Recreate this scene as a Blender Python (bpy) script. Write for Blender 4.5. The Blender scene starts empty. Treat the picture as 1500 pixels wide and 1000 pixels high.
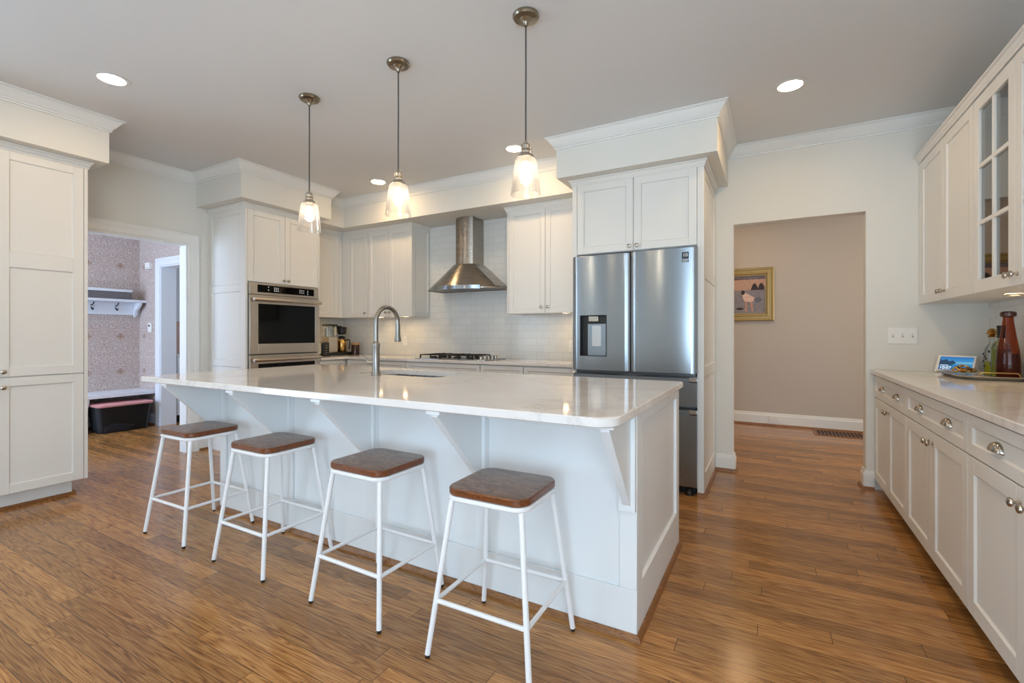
import bpy, bmesh, math, random
from math import pi, sin, cos, radians as R
from mathutils import Vector, Matrix
random.seed(7)
scn = bpy.context.scene
COL = scn.collection

# ------------------------------------------------------------------ camera
EYE = 1.19
YAW = math.atan2(380, 684.5)
cd = bpy.data.cameras.new('camera'); cam = bpy.data.objects.new('camera', cd); COL.objects.link(cam)
cam.location = (0, 0, EYE); cam.rotation_euler = (pi / 2, 0, YAW)
cd.sensor_width = 36; cd.lens = 684.5 / 1500 * 36
cd.shift_y = -12 / 1500; cd.clip_start = 0.02
scn.camera = cam
# ------------------------------------------------------------------ view, world, daylight, added fill lights
vs = scn.view_settings
vs.view_transform = 'Standard'; vs.look = 'None'; vs.gamma = 1.0; vs.use_curve_mapping = False
vs.exposure = -0.13
w = bpy.data.worlds.new('sky'); scn.world = w; w.use_nodes = True
w.node_tree.nodes['Background'].inputs[0].default_value = (0.62, 0.78, 1, 1)
w.node_tree.nodes['Background'].inputs[1].default_value = 0.8

def area(name, loc, rot, sx, sy, power, col):
    l = bpy.data.lights.new(name, 'AREA'); l.shape = 'RECTANGLE'; l.size = sx; l.size_y = sy
    l.energy = power; l.color = col
    o = bpy.data.objects.new(name, l); COL.objects.link(o); o.location = loc; o.rotation_euler = rot
    return o
DAY = (0.70, 0.855, 1.0)
area('daylight_rear_door', (.3, -3.42, 1.35), (pi / 2, 0, 0), 2.0, 2.2, 64, DAY)
area('added_ceiling_fill_rear', (.3, -4.3, .25), (pi / 2 + .75, 0, 0), 2.6, 1.6, 225, (0.55, 0.78, 1.0))  # uplight added outside the rear door to brighten the ceiling
area('daylight_side_window', (-5.4, -1.55, 1.4), (pi / 2, 0, -pi / 2), 2.5, 2.0, 62, (0.66, 0.83, 1.0))
area('added_fill_right', (1.62, -1.75, 1.4), (pi / 2, 0, pi / 2), 2.0, 1.8, 105, (0.60, 0.80, 1.0))  # unseen cool fill, added to light the pantry and left wall
area('added_ceiling_fill_side', (-6.2, -1.55, .3), (pi / 2 + .75, 0, -pi / 2), 2.6, 1.4, 170, (0.50, 0.75, 1.0))  # second added uplight, outside the left window, for the ceiling
area('daylight_mudroom_window', (-6.3, -0.12, 1.5), (pi / 2, 0, 0), 1.5, 1.5, 88, (0.54, 0.71, 1.0))
area('added_fill_hall', (3.22, 5.7, 1.6), (0, pi / 2, 0), 1.7, 1.7, 52, (1.0, 0.93, 0.84))  # unseen fill lamp, added to brighten the hall walls
area('added_fill_side_room', (-6.1, 5.55, 1.6), (pi / 2, 0, pi), 1.4, 1.4, 26, (0.75, 0.86, 1.0))  # unseen fill lamp, added to light the room past the mudroom

# ------------------------------------------------------------------ materials
def lin(c):
    return tuple((v / 12.92 if v <= .04045 else ((v + .055) / 1.055) ** 2.4) for v in [x / 255 for x in c])

class NT:
    def __init__(s, name):
        s.m = bpy.data.materials.new(name); s.m.use_nodes = True
        s.t = s.m.node_tree; s.b = s.t.nodes['Principled BSDF']; s.out = s.t.nodes['Material Output']
    def n(s, kind, **kw):
        o = s.t.nodes.new('ShaderNode' + kind)
        for k, v in kw.items():
            if k.startswith('i_'):
                key = k[2:]; key = int(key) if key.isdigit() else key
                s.set(o.inputs[key], v)
            else: setattr(o, k, v)
        return o
    def set(s, inp, v):
        if isinstance(v, bpy.types.NodeSocket): s.t.links.new(v, inp)
        else: inp.default_value = v
    def math(s, op, a, b=0.0, c=0.0):
        o = s.n('Math', operation=op)
        s.set(o.inputs[0], a); s.set(o.inputs[1], b); s.set(o.inputs[2], c)
        return o.outputs[0]
    def mix(s, f, a, b, mode='MIX'):
        o = s.n('Mix', data_type='RGBA', blend_type=mode)
        s.set(o.inputs[0], f); s.set(o.inputs[6], a if not isinstance(a, tuple) else (*a[:3], 1)); s.set(o.inputs[7], b if not isinstance(b, tuple) else (*b[:3], 1))
        return o.outputs[2]
    def ramp(s, f, stops):
        o = s.n('ValToRGB'); s.set(o.inputs[0], f)
        e = o.color_ramp.elements
        while len(e) < len(stops): e.new(0.5)
        for k, (p, c) in enumerate(stops):
            e[k].position = p; e[k].color = (*c[:3], 1) if len(c) >= 3 else (c[0],) * 3 + (1,)
        return o.outputs[0]
    def coord(s): return s.n('TexCoord').outputs['Object']
    def geo(s): return s.n('NewGeometry').outputs['Position']
    def mapping(s, v, scale=(1, 1, 1), loc=(0, 0, 0), rot=(0, 0, 0)):
        o = s.n('Mapping'); s.set(o.inputs[0], v)
        o.inputs['Scale'].default_value = scale; o.inputs['Location'].default_value = loc; o.inputs['Rotation'].default_value = rot
        return o.outputs[0]
    def noise(s, v, scale, detail=2, rough=.5, dist=0):
        o = s.n('TexNoise'); s.set(o.inputs['Vector'], v); o.inputs['Scale'].default_value = scale
        o.inputs['Detail'].default_value = detail; o.inputs['Roughness'].default_value = rough; o.inputs['Distortion'].default_value = dist
        return o.outputs[0]
    def bump(s, h, strength=.2, dist=.01):
        o = s.n('Bump'); s.set(o.inputs['Height'], h); o.inputs['Strength'].default_value = strength; o.inputs['Distance'].default_value = dist
        s.t.links.new(o.outputs[0], s.b.inputs['Normal'])

def pm(name, col, rough=.5, metal=0., var=.03, vscale=6., bump=0., bscale=200., coat=0., spec=.5, aniso=None):
    """painted / plain material with a faint procedural tone variation"""
    s = NT(name); c = lin(col)
    nz = s.noise(s.coord(), vscale, 3)
    a = tuple(v * (1 - var) for v in c); b = tuple(min(1, v * (1 + var)) for v in c)
    s.set(s.b.inputs['Base Color'], s.mix(nz, a, b))
    s.b.inputs['Roughness'].default_value = rough; s.b.inputs['Metallic'].default_value = metal
    s.b.inputs['Specular IOR Level'].default_value = spec
    if coat: s.b.inputs['Coat Weight'].default_value = coat; s.b.inputs['Coat Roughness'].default_value = .08
    if bump: s.bump(s.noise(s.coord(), bscale, 2), bump, .002)
    return s.m

def emis(name, col, strength):
    s = NT(name); s.b.inputs['Base Color'].default_value = (*lin(col), 1)
    s.b.inputs['Emission Color'].default_value = (*lin(col), 1); s.b.inputs['Emission Strength'].default_value = strength
    return s.m

def thin_glass(name, tint=(255, 255, 255), tr=.92, rough=.03, haze=0., refl=.45):
    s = NT(name)
    t = s.n('BsdfTransparent'); t.inputs[0].default_value = (*[v * tr for v in lin(tint)], 1)
    g = s.n('BsdfGlossy'); g.inputs['Roughness'].default_value = rough
    lw = s.n('LayerWeight'); lw.inputs[0].default_value = .32
    f = s.math('MULTIPLY_ADD', lw.outputs['Fresnel'], refl, .015)
    mx = s.n('MixShader'); s.set(mx.inputs[0], f)
    s.t.links.new(t.outputs[0], mx.inputs[1]); s.t.links.new(g.outputs[0], mx.inputs[2])
    sh = mx.outputs[0]
    if haze:
        tl = s.n('BsdfTranslucent'); tl.inputs[0].default_value = (.95, .95, .95, 1)
        m2 = s.n('MixShader'); m2.inputs[0].default_value = haze
        s.t.links.new(sh, m2.inputs[1]); s.t.links.new(tl.outputs[0], m2.inputs[2]); sh = m2.outputs[0]
    s.t.links.new(sh, s.out.inputs[0])
    return s.m

def steel(name, col=(196, 196, 194), rough=.27, stretch=(2, 2, 220), strength=.05, aniso=0.):
    s = NT(name); c = lin(col)
    v = s.mapping(s.coord(), stretch)
    nz = s.noise(v, 3, 3)
    s.set(s.b.inputs['Base Color'], s.mix(nz, tuple(x * .9 for x in c), tuple(min(1, x * 1.08) for x in c)))
    s.b.inputs['Metallic'].default_value = 1
    s.set(s.b.inputs['Roughness'], s.math('MULTIPLY_ADD', nz, .1, rough - .05))
    s.bump(nz, strength, .001)
    if aniso:
        s.b.inputs['Anisotropic'].default_value = aniso
        s.b.inputs['Anisotropic Rotation'].default_value = .25
        tg = s.n('Tangent', direction_type='RADIAL', axis='Z'); s.t.links.new(tg.outputs[0], s.b.inputs['Tangent'])
    return s.m

def floor_mat():
    s = NT('oak_floor_boards'); p = s.geo()
    sp = s.n('SeparateXYZ'); s.set(sp.inputs[0], p); x, y = sp.outputs[0], sp.outputs[1]
    W, L = .083, 1.15
    row = s.math('FLOOR', s.math('DIVIDE', y, W))
    wn = s.n('TexWhiteNoise', noise_dimensions='1D'); s.set(wn.inputs['W'], row)
    xo = s.math('DIVIDE', s.math('ADD', x, s.math('MULTIPLY', wn.outputs[0], 7.3)), L)
    ix = s.math('FLOOR', xo)
    cb = s.n('CombineXYZ'); s.set(cb.inputs[0], ix); s.set(cb.inputs[1], row)
    w2 = s.n('TexWhiteNoise', noise_dimensions='2D'); s.set(w2.inputs['Vector'], cb.outputs[0])
    tone = w2.outputs[0]
    # grain, displaced per board so neighbouring boards differ
    off = s.n('CombineXYZ'); s.set(off.inputs[0], s.math('MULTIPLY', tone, 31.)); s.set(off.inputs[2], s.math('MULTIPLY', tone, 17.))
    pv = s.n('VectorMath', operation='ADD'); s.set(pv.inputs[0], p); s.set(pv.inputs[1], off.outputs[0])
    gv = s.mapping(pv.outputs[0], (.75, 13, 1))
    n1 = s.noise(gv, 2.2, 2, .5, .3)
    rings = s.math('FRACT', s.math('MULTIPLY', n1, 9.))
    rings = s.math('ABSOLUTE', s.math('SUBTRACT', rings, .5))
    fine = s.noise(s.mapping(pv.outputs[0], (5, 150, 1)), 2, 5, .75)
    g = s.math('ADD', s.math('MULTIPLY', rings, .8), s.math('MULTIPLY', fine, 1.0))
    g = s.math('SUBTRACT', g, .2)
    col = s.ramp(g, [(.14, lin((86, 53, 26))), (.40, lin((162, 111, 60))), (.80, lin((198, 148, 90)))])
    tint = s.ramp(tone, [(0, (.66, .65, .64)), (.5, (.92, .92, .91)), (1, (1.14, 1.12, 1.08))])
    col = s.mix(1.0, col, tint, 'MULTIPLY')
    fy = s.math('FRACT', s.math('DIVIDE', y, W)); fx = s.math('FRACT', xo)
    ey = s.math('MINIMUM', fy, s.math('SUBTRACT', 1., fy)); ex = s.math('MINIMUM', fx, s.math('SUBTRACT', 1., fx))
    gap = s.math('MAXIMUM', s.math('LESS_THAN', ey, .016), s.math('LESS_THAN', ex, .0013))
    col = s.mix(s.math('MULTIPLY', gap, .75), col, lin((44, 26, 14)))
    s.set(s.b.inputs['Base Color'], col)
    s.set(s.b.inputs['Roughness'], s.math('MULTIPLY_ADD', g, .1, .13))
    s.b.inputs['Specular IOR Level'].default_value = .5
    s.bump(s.math('SUBTRACT', s.math('MULTIPLY', g, .25), gap), .18, .002)
    return s.m

def wood(name, c0, c1, c2, axis=(14, 1.4, 14), rough=.35):
    s = NT(name); p = s.coord()
    n1 = s.noise(s.mapping(p, axis), 2.0, 4, .6, .8)
    r = s.math('ABSOLUTE', s.math('SUBTRACT', s.math('FRACT', s.math('MULTIPLY', n1, 9.)), .5))
    f = s.noise(s.mapping(p, tuple(a * 9 for a in axis)), 2, 3)
    g = s.math('ADD', s.math('MULTIPLY', r, 1.1), s.math('MULTIPLY', f, .5))
    s.set(s.b.inputs['Base Color'], s.ramp(g, [(.15, lin(c0)), (.45, lin(c1)), (.9, lin(c2))]))
    s.b.inputs['Roughness'].default_value = rough
    s.bump(g, .12, .001)
    return s.m

def tile_mat(name, axis):
    s = NT(name); p = s.geo()
    sp = s.n('SeparateXYZ'); s.set(sp.inputs[0], p)
    cb = s.n('CombineXYZ'); s.set(cb.inputs[0], sp.outputs[axis]); s.set(cb.inputs[1], s.math('SUBTRACT', sp.outputs[2], .914))
    b = s.n('TexBrick'); s.set(b.inputs['Vector'], cb.outputs[0])
    b.inputs['Color1'].default_value = (*lin((222, 222, 218)), 1); b.inputs['Color2'].default_value = (*lin((228, 228, 224)), 1)
    b.inputs['Mortar'].default_value = (*lin((204, 203, 198)), 1)
    b.inputs['Scale'].default_value = 1; b.inputs['Mortar Size'].default_value = .0016; b.inputs['Mortar Smooth'].default_value = .3
    b.inputs['Brick Width'].default_value = .15; b.inputs['Row Height'].default_value = .075
    s.set(s.b.inputs['Base Color'], b.outputs['Color']); s.b.inputs['Roughness'].default_value = .12
    h = s.math('ADD', s.math('MULTIPLY', b.outputs['Fac'], -1.), s.math('MULTIPLY', s.noise(p, 22, 1), .35))
    s.bump(h, .35, .002)
    return s.m

def quartz():
    s = NT('white_quartz'); p = s.geo()
    n1 = s.noise(p, 1.6, 6, .62, 1.6)
    v = s.math('ABSOLUTE', s.math('SUBTRACT', n1, .5))
    vein = s.ramp(v, [(0., (.34,) * 3), (.010, (.1,) * 3), (.04, (0,) * 3)])
    n2 = s.noise(p, 5, 4, .6)
    base = s.mix(n2, lin((226, 221, 216)), lin((236, 232, 228)))
    msk = s.math('MULTIPLY', vein, s.math('GREATER_THAN', s.noise(p, 1.1, 1), .5))
    s.set(s.b.inputs['Base Color'], s.mix(msk, base, lin((172, 168, 164))))
    s.b.inputs['Roughness'].default_value = .07; s.b.inputs['Specular IOR Level'].default_value = .6
    return s.m

def wallpaper():
    s = NT('damask_wallpaper'); p = s.geo()
    sp = s.n('SeparateXYZ'); s.set(sp.inputs[0], p)
    u = s.math('ADD', sp.outputs[0], sp.outputs[1]); z = sp.outputs[2]
    def cell(v, w): return s.math('SUBTRACT', s.math('FRACT', s.math('DIVIDE', v, w)), .5)
    cu = s.math('ABSOLUTE', cell(u, .34)); cz = cell(z, .46)
    cb = s.n('CombineXYZ'); s.set(cb.inputs[0], cu); s.set(cb.inputs[1], cz)
    nn = s.n('TexNoise'); s.set(nn.inputs['Vector'], cb.outputs[0]); nn.inputs['Scale'].default_value = 17; nn.inputs['Detail'].default_value = 3; nn.inputs['Distortion'].default_value = 1.2
    fil = s.math('ABSOLUTE', s.math('SUBTRACT', s.math('FRACT', s.math('MULTIPLY', nn.outputs[0], 8.)), .5))
    lace = s.math('GREATER_THAN', fil, .27)
    rad = s.math('SQRT', s.math('ADD', s.math('POWER', s.math('MULTIPLY', cu, .34), 2.), s.math('POWER', s.math('MULTIPLY', cz, .46), 2.)))
    ang = s.math('ARCTAN2', cz, cu)
    star = s.math('MULTIPLY_ADD', s.math('COSINE', s.math('MULTIPLY', ang, 8.)), .016, .03)
    burst = s.math('LESS_THAN', rad, star)
    col = s.mix(s.math('MULTIPLY', lace, .9), lin((158, 128, 116)), lin((228, 222, 216)))
    col = s.mix(s.math('MULTIPLY', burst, .75), col, lin((150, 112, 84)))
    s.set(s.b.inputs['Base Color'], col); s.b.inputs['Roughness'].default_value = .6
    return s.m

M = dict(
    cab=pm('cabinet_paint', (228, 226, 220), .38, var=.012),
    island=pm('island_daylit_paint', (232, 234, 234), .38, var=.012),  # bluer and brighter than the cabinets, standing in for daylight on its front
    wall=pm('wall_paint', (226, 224, 216), .75, var=.012, vscale=2),
    hallwall=pm('hall_wall_paint', (196, 188, 178), .75, var=.015, vscale=2),
    ceil=pm('ceiling_paint', (220, 221, 221), .6, var=.02, vscale=1.2),
    trim=pm('trim_paint', (234, 234, 230), .4, var=.01),
    bluetrim=pm('mudroom_trim_paint', (226, 230, 236), .4, var=.01),
    dark=pm('dark_gap', (30, 28, 26), .7),
    black=pm('black_plastic', (22, 21, 21), .35),
    blackglass=pm('black_oven_glass', (5, 5, 5), .04, spec=.25),
    iron=pm('cast_iron', (34, 30, 28), .55, bump=.2),
    nickel=steel('satin_nickel', (188, 180, 168), .2, (60, 60, 60), .02),
    brushed=steel('brushed_faucet_nickel', (150, 146, 140), .3, (60, 60, 60), .02),
    steel=steel('brushed_steel', (156, 164, 171), .24, (2, 2, 160), .01, .85),
    hood=steel('hood_steel', (168, 160, 150), .27, (1.5, 1.5, 120), .004, .7),
    ovensteel=steel('oven_steel', (200, 192, 182), .3, (3, 3, 200), .04),
    steeldark=steel('steel_side', (110, 112, 114), .4),
    white=pm('white_powder_coat', (238, 238, 238), .35, var=.01),
    plate=pm('white_plastic', (238, 236, 230), .35, var=.01),
    rubber=pm('black_rubber', (18, 18, 18), .6),
    floor=floor_mat(),
    quartz=quartz(),
    tileX=tile_mat('subway_tile_rear', 0), tileY=tile_mat('subway_tile_side', 1),
    paper=wallpaper(),
    seat=wood('walnut_seat_sheen', (66, 46, 36), (122, 96, 80), (154, 128, 110), (1.8, 12, 12), .32),  # lighter and greyer than the edge: sheen of the same wood put into colour
    seatedge=wood('walnut_seat_edge', (64, 32, 14), (108, 58, 26), (136, 78, 38), (3, 3, 30), .28),
    shoe=wood('oak_shoe_molding', (96, 58, 28), (134, 88, 48), (160, 110, 66), (3, 3, 20), .4),
    glass=thin_glass('clear_shade_glass', (254, 253, 252), .99, haze=.035),  # slight haze mixed in, imitating the bulb's glare on the glass
    pane=thin_glass('cabinet_pane_glass', (240, 244, 242), .95, .02, refl=1.9),
    clear=thin_glass('clear_bottle_glass', (248, 250, 248), .96, refl=.6),
    bulb=emis('warm_bulb', (255, 232, 200), 55),
    can=emis('recessed_lens', (255, 216, 164), 140),
    puck=emis('puck_lens', (255, 216, 158), 85),
    gold=pm('gold_frame', (172, 148, 96), .42, .5, var=.12, vscale=30),
    brass=pm('polished_brass', (196, 158, 92), .22, 1.),
    canopy=pm('antique_nickel_canopy', (150, 140, 124), .28, 1.),
    cordm=pm('cord_fabric', (74, 72, 70), .6),
    cable=pm('white_cable', (236, 236, 234), .4),
)

# ------------------------------------------------------------------ mesh builder
class MB:
    def __init__(s, mat=None): s.v = []; s.f = []; s.T = mat or Matrix.Identity(4)
    def add(s, vs, fs, smooth=False):
        o = len(s.v); s.v += [tuple(s.T @ Vector(p)) for p in vs]; s.f += [tuple(i + o for i in f) for f in fs]; return s
    def box(s, x0, x1, y0, y1, z0, z1):
        v = [(x, y, z) for z in (z0, z1) for y in (y0, y1) for x in (x0, x1)]
        return s.add(v, [(0, 2, 3, 1), (4, 5, 7, 6), (0, 1, 5, 4), (2, 6, 7, 3), (0, 4, 6, 2), (1, 3, 7, 5)])
    def prism(s, poly, z0, z1):
        n = len(poly)
        v = [(x, y, z0) for x, y in poly] + [(x, y, z1) for x, y in poly]
        return s.add(v, [tuple(range(n))[::-1], tuple(range(n, 2 * n))] + [(i, (i + 1) % n, n + (i + 1) % n, n + i) for i in range(n)])
    def loft(s, rings, caps=True, closed=True):
        n = len(rings[0]); v = [p for r in rings for p in r]; f = []
        for k in range(len(rings) - 1):
            for i in range(n if closed else n - 1):
                j = (i + 1) % n; f.append((k * n + i, k * n + j, (k + 1) * n + j, (k + 1) * n + i))
        if caps: f += [tuple(range(n))[::-1], tuple(range((len(rings) - 1) * n, len(rings) * n))]
        return s.add(v, f)
    def lathe(s, prof, c=(0, 0, 0), seg=24, caps=True):
        rings = [[(c[0] + r * cos(2 * pi * i / seg), c[1] + r * sin(2 * pi * i / seg), c[2] + z) for i in range(seg)] for r, z in prof]
        return s.loft(rings, caps)
    def tube(s, path, r, seg=10, caps=True):
        P = [Vector(p) for p in path]; rings = []; nrm = None
        rr = r if isinstance(r, (list, tuple)) else [r] * len(P)
        for k, p in enumerate(P):
            t = ((P[min(k + 1, len(P) - 1)] - p).normalized() + (p - P[max(k - 1, 0)]).normalized())
            t.normalize()
            if nrm is None:
                nrm = Vector((0, 0, 1)) if abs(t.z) < .9 else Vector((1, 0, 0))
            nrm = (nrm - t * nrm.dot(t)).normalized(); bi = t.cross(nrm)
            rings.append([tuple(p + (nrm * cos(2 * pi * i / seg) + bi * sin(2 * pi * i / seg)) * rr[k]) for i in range(seg)])
        return s.loft(rings, caps)
    def sphere(s, c, r, seg=16, rings=10, sc=(1, 1, 1)):
        R_ = []
        for k in range(rings + 1):
            a = -pi / 2 + pi * k / rings; q = max(cos(a), 1e-3)
            R_.append([(c[0] + r * q * cos(2 * pi * i / seg) * sc[0], c[1] + r * q * sin(2 * pi * i / seg) * sc[1], c[2] + r * sin(a) * sc[2]) for i in range(seg)])
        return s.loft(R_)
    def sweep(s, path, prof, closed=False):
        """profile (offset to the left of the travel direction, z) swept along a flat path with mitred corners"""
        P = [Vector((p[0], p[1])) for p in path]; n = len(P); rings = []
        for k in range(n):
            d0 = (P[k] - P[k - 1]).normalized() if (k > 0 or closed) else (P[1] - P[0]).normalized()
            d1 = (P[(k + 1) % n] - P[k]).normalized() if (k < n - 1 or closed) else d0
            n0 = Vector((-d0.y, d0.x)); n1 = Vector((-d1.y, d1.x)); m = n0 + n1
            m = m / max(m.dot(n0), .2)
            rings.append([(P[k].x + m.x * o, P[k].y + m.y * o, z) for o, z in prof])
        if closed: rings.append(rings[0])
        return s.loft(rings, not closed)
    def shaker(s, u0, u1, v0, v1, th=.02, st=.06, rec=.009, rails=(), bot=None, top=None):
        """a framed door: x = across, z = up, +y = out of the face (y 0 at the back)"""
        bot = st if bot is None else bot; top = st if top is None else top
        zs = [v0 + bot]
        for a, b in rails: zs += [a, b]
        zs.append(v1 - top)
        def q(a0, a1, b0, b1): s.box(a0, a1, 0, th, b0, b1)
        q(u0, u0 + st, v0, v1); q(u1 - st, u1, v0, v1)
        q(u0 + st, u1 - st, v0, zs[0]); q(u0 + st, u1 - st, zs[-1], v1)
        for a, b in rails: q(u0 + st, u1 - st, a, b)
        e = .005
        for k in range(0, len(zs), 2):
            a, b, c, d = u0 + st, u1 - st, zs[k], zs[k + 1]; y1 = th - rec
            v = [(a, th, c), (b, th, c), (b, th, d), (a, th, d), (a + e, y1, c + e), (b - e, y1, c + e), (b - e, y1, d - e), (a + e, y1, d - e)]
            s.add(v, [(0, 1, 5, 4), (1, 2, 6, 5), (2, 3, 7, 6), (3, 0, 4, 7), (4, 5, 6, 7)])
            s.add([(a, 0, c), (b, 0, c), (b, 0, d), (a, 0, d)], [(0, 1, 2, 3)])
        return s
    def build(s, name, mat, parent=None, bevel=0, smooth=True, loc=None, seg=2):
        me = bpy.data.meshes.new(name)
        off = Vector(loc) if loc is not None else (Vector(parent['_o']) if parent is not None else Vector((0, 0, 0)))
        me.from_pydata([tuple(Vector(p) - off) for p in s.v], [], s.f)
        bm = bmesh.new(); bm.from_mesh(me); bmesh.ops.recalc_face_normals(bm, faces=bm.faces); bm.to_mesh(me); bm.free()
        me.materials.append(mat)
        if smooth:
            me.polygons.foreach_set('use_smooth', [True] * len(me.polygons)); me.set_sharp_from_angle(angle=R(32))
        o = bpy.data.objects.new(name, me); COL.objects.link(o)
        if parent is not None: o.parent = parent; o['_o'] = tuple(off)
        else: o.location = off; o['_o'] = tuple(off)
        if bevel:
            b = o.modifiers.new('edge', 'BEVEL'); b.width = bevel; b.segments = seg; b.limit_method = 'ANGLE'; b.angle_limit = R(40)
            b.harden_normals = False
        return o

def tag(o, label, cat, group=None, kind=None):
    o['label'] = label; o['category'] = cat
    if group: o['group'] = group
    if kind: o['kind'] = kind
    return o
def thing(name, label, cat, loc, group=None):
    o = bpy.data.objects.new(name, None); COL.objects.link(o); o.location = loc; o['_o'] = tuple(loc)
    o.empty_display_size = .05
    return tag(o, label, cat, group)
def struct(o, label=None):
    o['kind'] = 'structure'
    if label: o['label'] = label
    return o
def copy_tree(o, parent=None):
    c = o.copy(); COL.objects.link(c)
    if parent is not None: c.parent = parent
    for ch in list(o.children): copy_tree(ch, c)
    return c
def frame(origin, u, out):
    """matrix: local x -> u, local y -> out, local z -> up"""
    u = Vector(u); out = Vector(out); z = Vector((0, 0, 1)); o = Vector(origin)
    m = Matrix(((u.x, out.x, z.x, o.x), (u.y, out.y, z.y, o.y), (u.z, out.z, z.z, o.z), (0, 0, 0, 1)))
    return m
PX = ((0, 1, 0), (1, 0, 0))    # face looks +x, across runs +y
MX = ((0, 1, 0), (-1, 0, 0))   # face looks -x
MY = ((1, 0, 0), (0, -1, 0))   # face looks -y, across runs +x

def knob_mesh(T, u, v, y=.0):
    """small round knob, axis along the face normal"""
    m = MB(T @ Matrix.Translation((u, y, v)) @ Matrix.Rotation(-pi / 2, 4, 'X'))
    m.lathe([(.009, 0), (.009, .002), (.0055, .005), (.005, .014), (.013, .019), (.0155, .024), (.0145, .028), (.009, .031), (.001, .032)], seg=16)
    return m
def cup_mesh(T, u, v, y=.0):
    """bin cup pull: a quarter dome open at the bottom with a back plate"""
    m = MB(T @ Matrix.Translation((u, y, v))); n = 14; k = 7; W, D, H = .046, .026, .032
    rings = []
    for j in range(k + 1):
        a = pi / 2 * j / k
        ring = []
        for i in range(n + 1):
            b = pi * i / n
            ring.append((-W * cos(b) * (1 - .0 * j), D * sin(a) * (sin(b) ** .6 if sin(b) > 0 else 0), H * cos(a) * sin(b) ** .8 - .004 if sin(b) > 1e-6 else -.004))
        rings.append(ring)
    m.loft(rings, caps=False, closed=False)
    inner = [[(x * .94, y_ * .92, z * .94) for x, y_, z in r] for r in rings]
    m.loft(inner, caps=False, closed=False)
    m.box(-.049, .049, 0, .003, -.010, -.004)
    return m

# ================================================================== THE SETTING
H = 2.785
XL, XR, YB, YF = -5.09, 1.33, 4.455, -3.2
struct(MB().box(-7.7, 3.2, YF - .12, 7.1, -.06, 0).build('floor', M['floor'], smooth=False))
struct(MB().box(-7.7, 3.2, YF - .12, 7.1, H, H + .1).build('ceiling', M['ceil'], smooth=False))
DY0, DY1, DZ = 1.60, 2.508, 2.085
m = MB(); m.box(XL - .12, XL, .4, DY0, 0, H); m.box(XL - .12, XL, DY0, DY1, DZ, H); m.box(XL - .12, XL, DY1, YB, 0, H)
m.box(XL - .12, XL, YF, -2.8, 0, H); m.box(XL - .12, XL, -.3, .4, 0, H); m.box(XL - .12, XL, -2.8, -.3, 0, .25); m.box(XL - .12, XL, -2.8, -.3, 2.4, H)
struct(m.build('wall_left', M['wall'], smooth=False))
OX0, OX1, OZ = -.289, .634, 2.127
m = MB(); m.box(XL - .12, OX0, YB, YB + .12, 0, H); m.box(OX0, OX1, YB, YB + .12, OZ, H); m.box(OX1, XR + .12, YB, YB + .12, 0, H)
struct(m.build('wall_back', M['wall'], smooth=False))
m = MB(); m.box(XR, XR + .12, -.75, YB, 0, H); m.box(XR, XR + .12, YF, -2.75, 0, H); m.box(XR, XR + .12, -2.75, -.75, 0, .5); m.box(XR, XR + .12, -2.75, -.75, 2.3, H)
struct(m.build('wall_right', M['wall'], smooth=False))
m = MB()
for y in (-2.75, -1.785, -.82): m.box(XR + .04, XR + .1, y, y + .07, .5, 2.3)
for z in (.5, 2.23): m.box(XR + .04, XR + .1, -2.68, -.82, z, z + .07)
struct(m.build('added_window_4', M['trim'], smooth=False))  # unseen window added for the cool fill from the right
# rear wall behind the viewer with two windows
WZ0, WZ1 = .05, 2.4; WA, WB = -.7, 1.25
m = MB(); m.box(XL - .12, XR + .12, YF - .12, YF, WZ1, H); m.box(XL - .12, WA, YF - .12, YF, 0, WZ1); m.box(WB, XR + .12, YF - .12, YF, 0, WZ1); m.box(WA, WB, YF - .12, YF, 0, WZ0)
struct(m.build('wall_front', M['wall'], smooth=False))
m = MB(); y0, y1 = YF - .1, YF - .04
for x in (WA, (WA + WB) / 2 - .05, WB - .08): m.box(x, x + (.1 if x not in (WA, WB - .08) else .08), y0, y1, WZ0, WZ1)
for z in (WZ0, WZ1 - .08): m.box(WA + .08, WB - .08, y0, y1, z, z + .08)
struct(m.build('window_1', M['trim'], smooth=False))
m = MB(); x0, x1 = XL - .1, XL - .04
for y in (-2.8, -1.58, -.37): m.box(x0, x1, y, y + .07, .25, 2.4)
for z in (.25, 2.33): m.box(x0, x1, -2.73, -.37, z, z + .07)
struct(m.build('window_2', M['trim'], smooth=False))
# hall beyond the opening
HY = 6.91
struct(MB().box(-2.4, 3.1, HY, HY + .12, 0, H).build('wall_hall_back', M['hallwall'], smooth=False))
struct(MB().box(-2.4, -2.28, YB + .12, HY, 0, H).build('wall_hall_left', M['hallwall'], smooth=False))
m = MB(); m.box(2.98, 3.1, YB + .12, 4.9, 0, H); m.box(2.98, 3.1, 6.5, HY, 0, H); m.box(2.98, 3.1, 4.9, 6.5, 0, .8); m.box(2.98, 3.1, 4.9, 6.5, 2.4, H)
struct(m.build('wall_hall_right', M['hallwall'], smooth=False))  # opening added to let the hall fill lamp through
m = MB()
for y in (4.9, 5.67, 6.44): m.box(3.01, 3.07, y, y + .06, .8, 2.4)
for z in (.8, 2.34): m.box(3.01, 3.07, 4.96, 6.44, z, z + .06)
struct(m.build('added_window_5', M['trim'], smooth=False))  # unseen window frame added in front of the hall fill lamp
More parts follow.
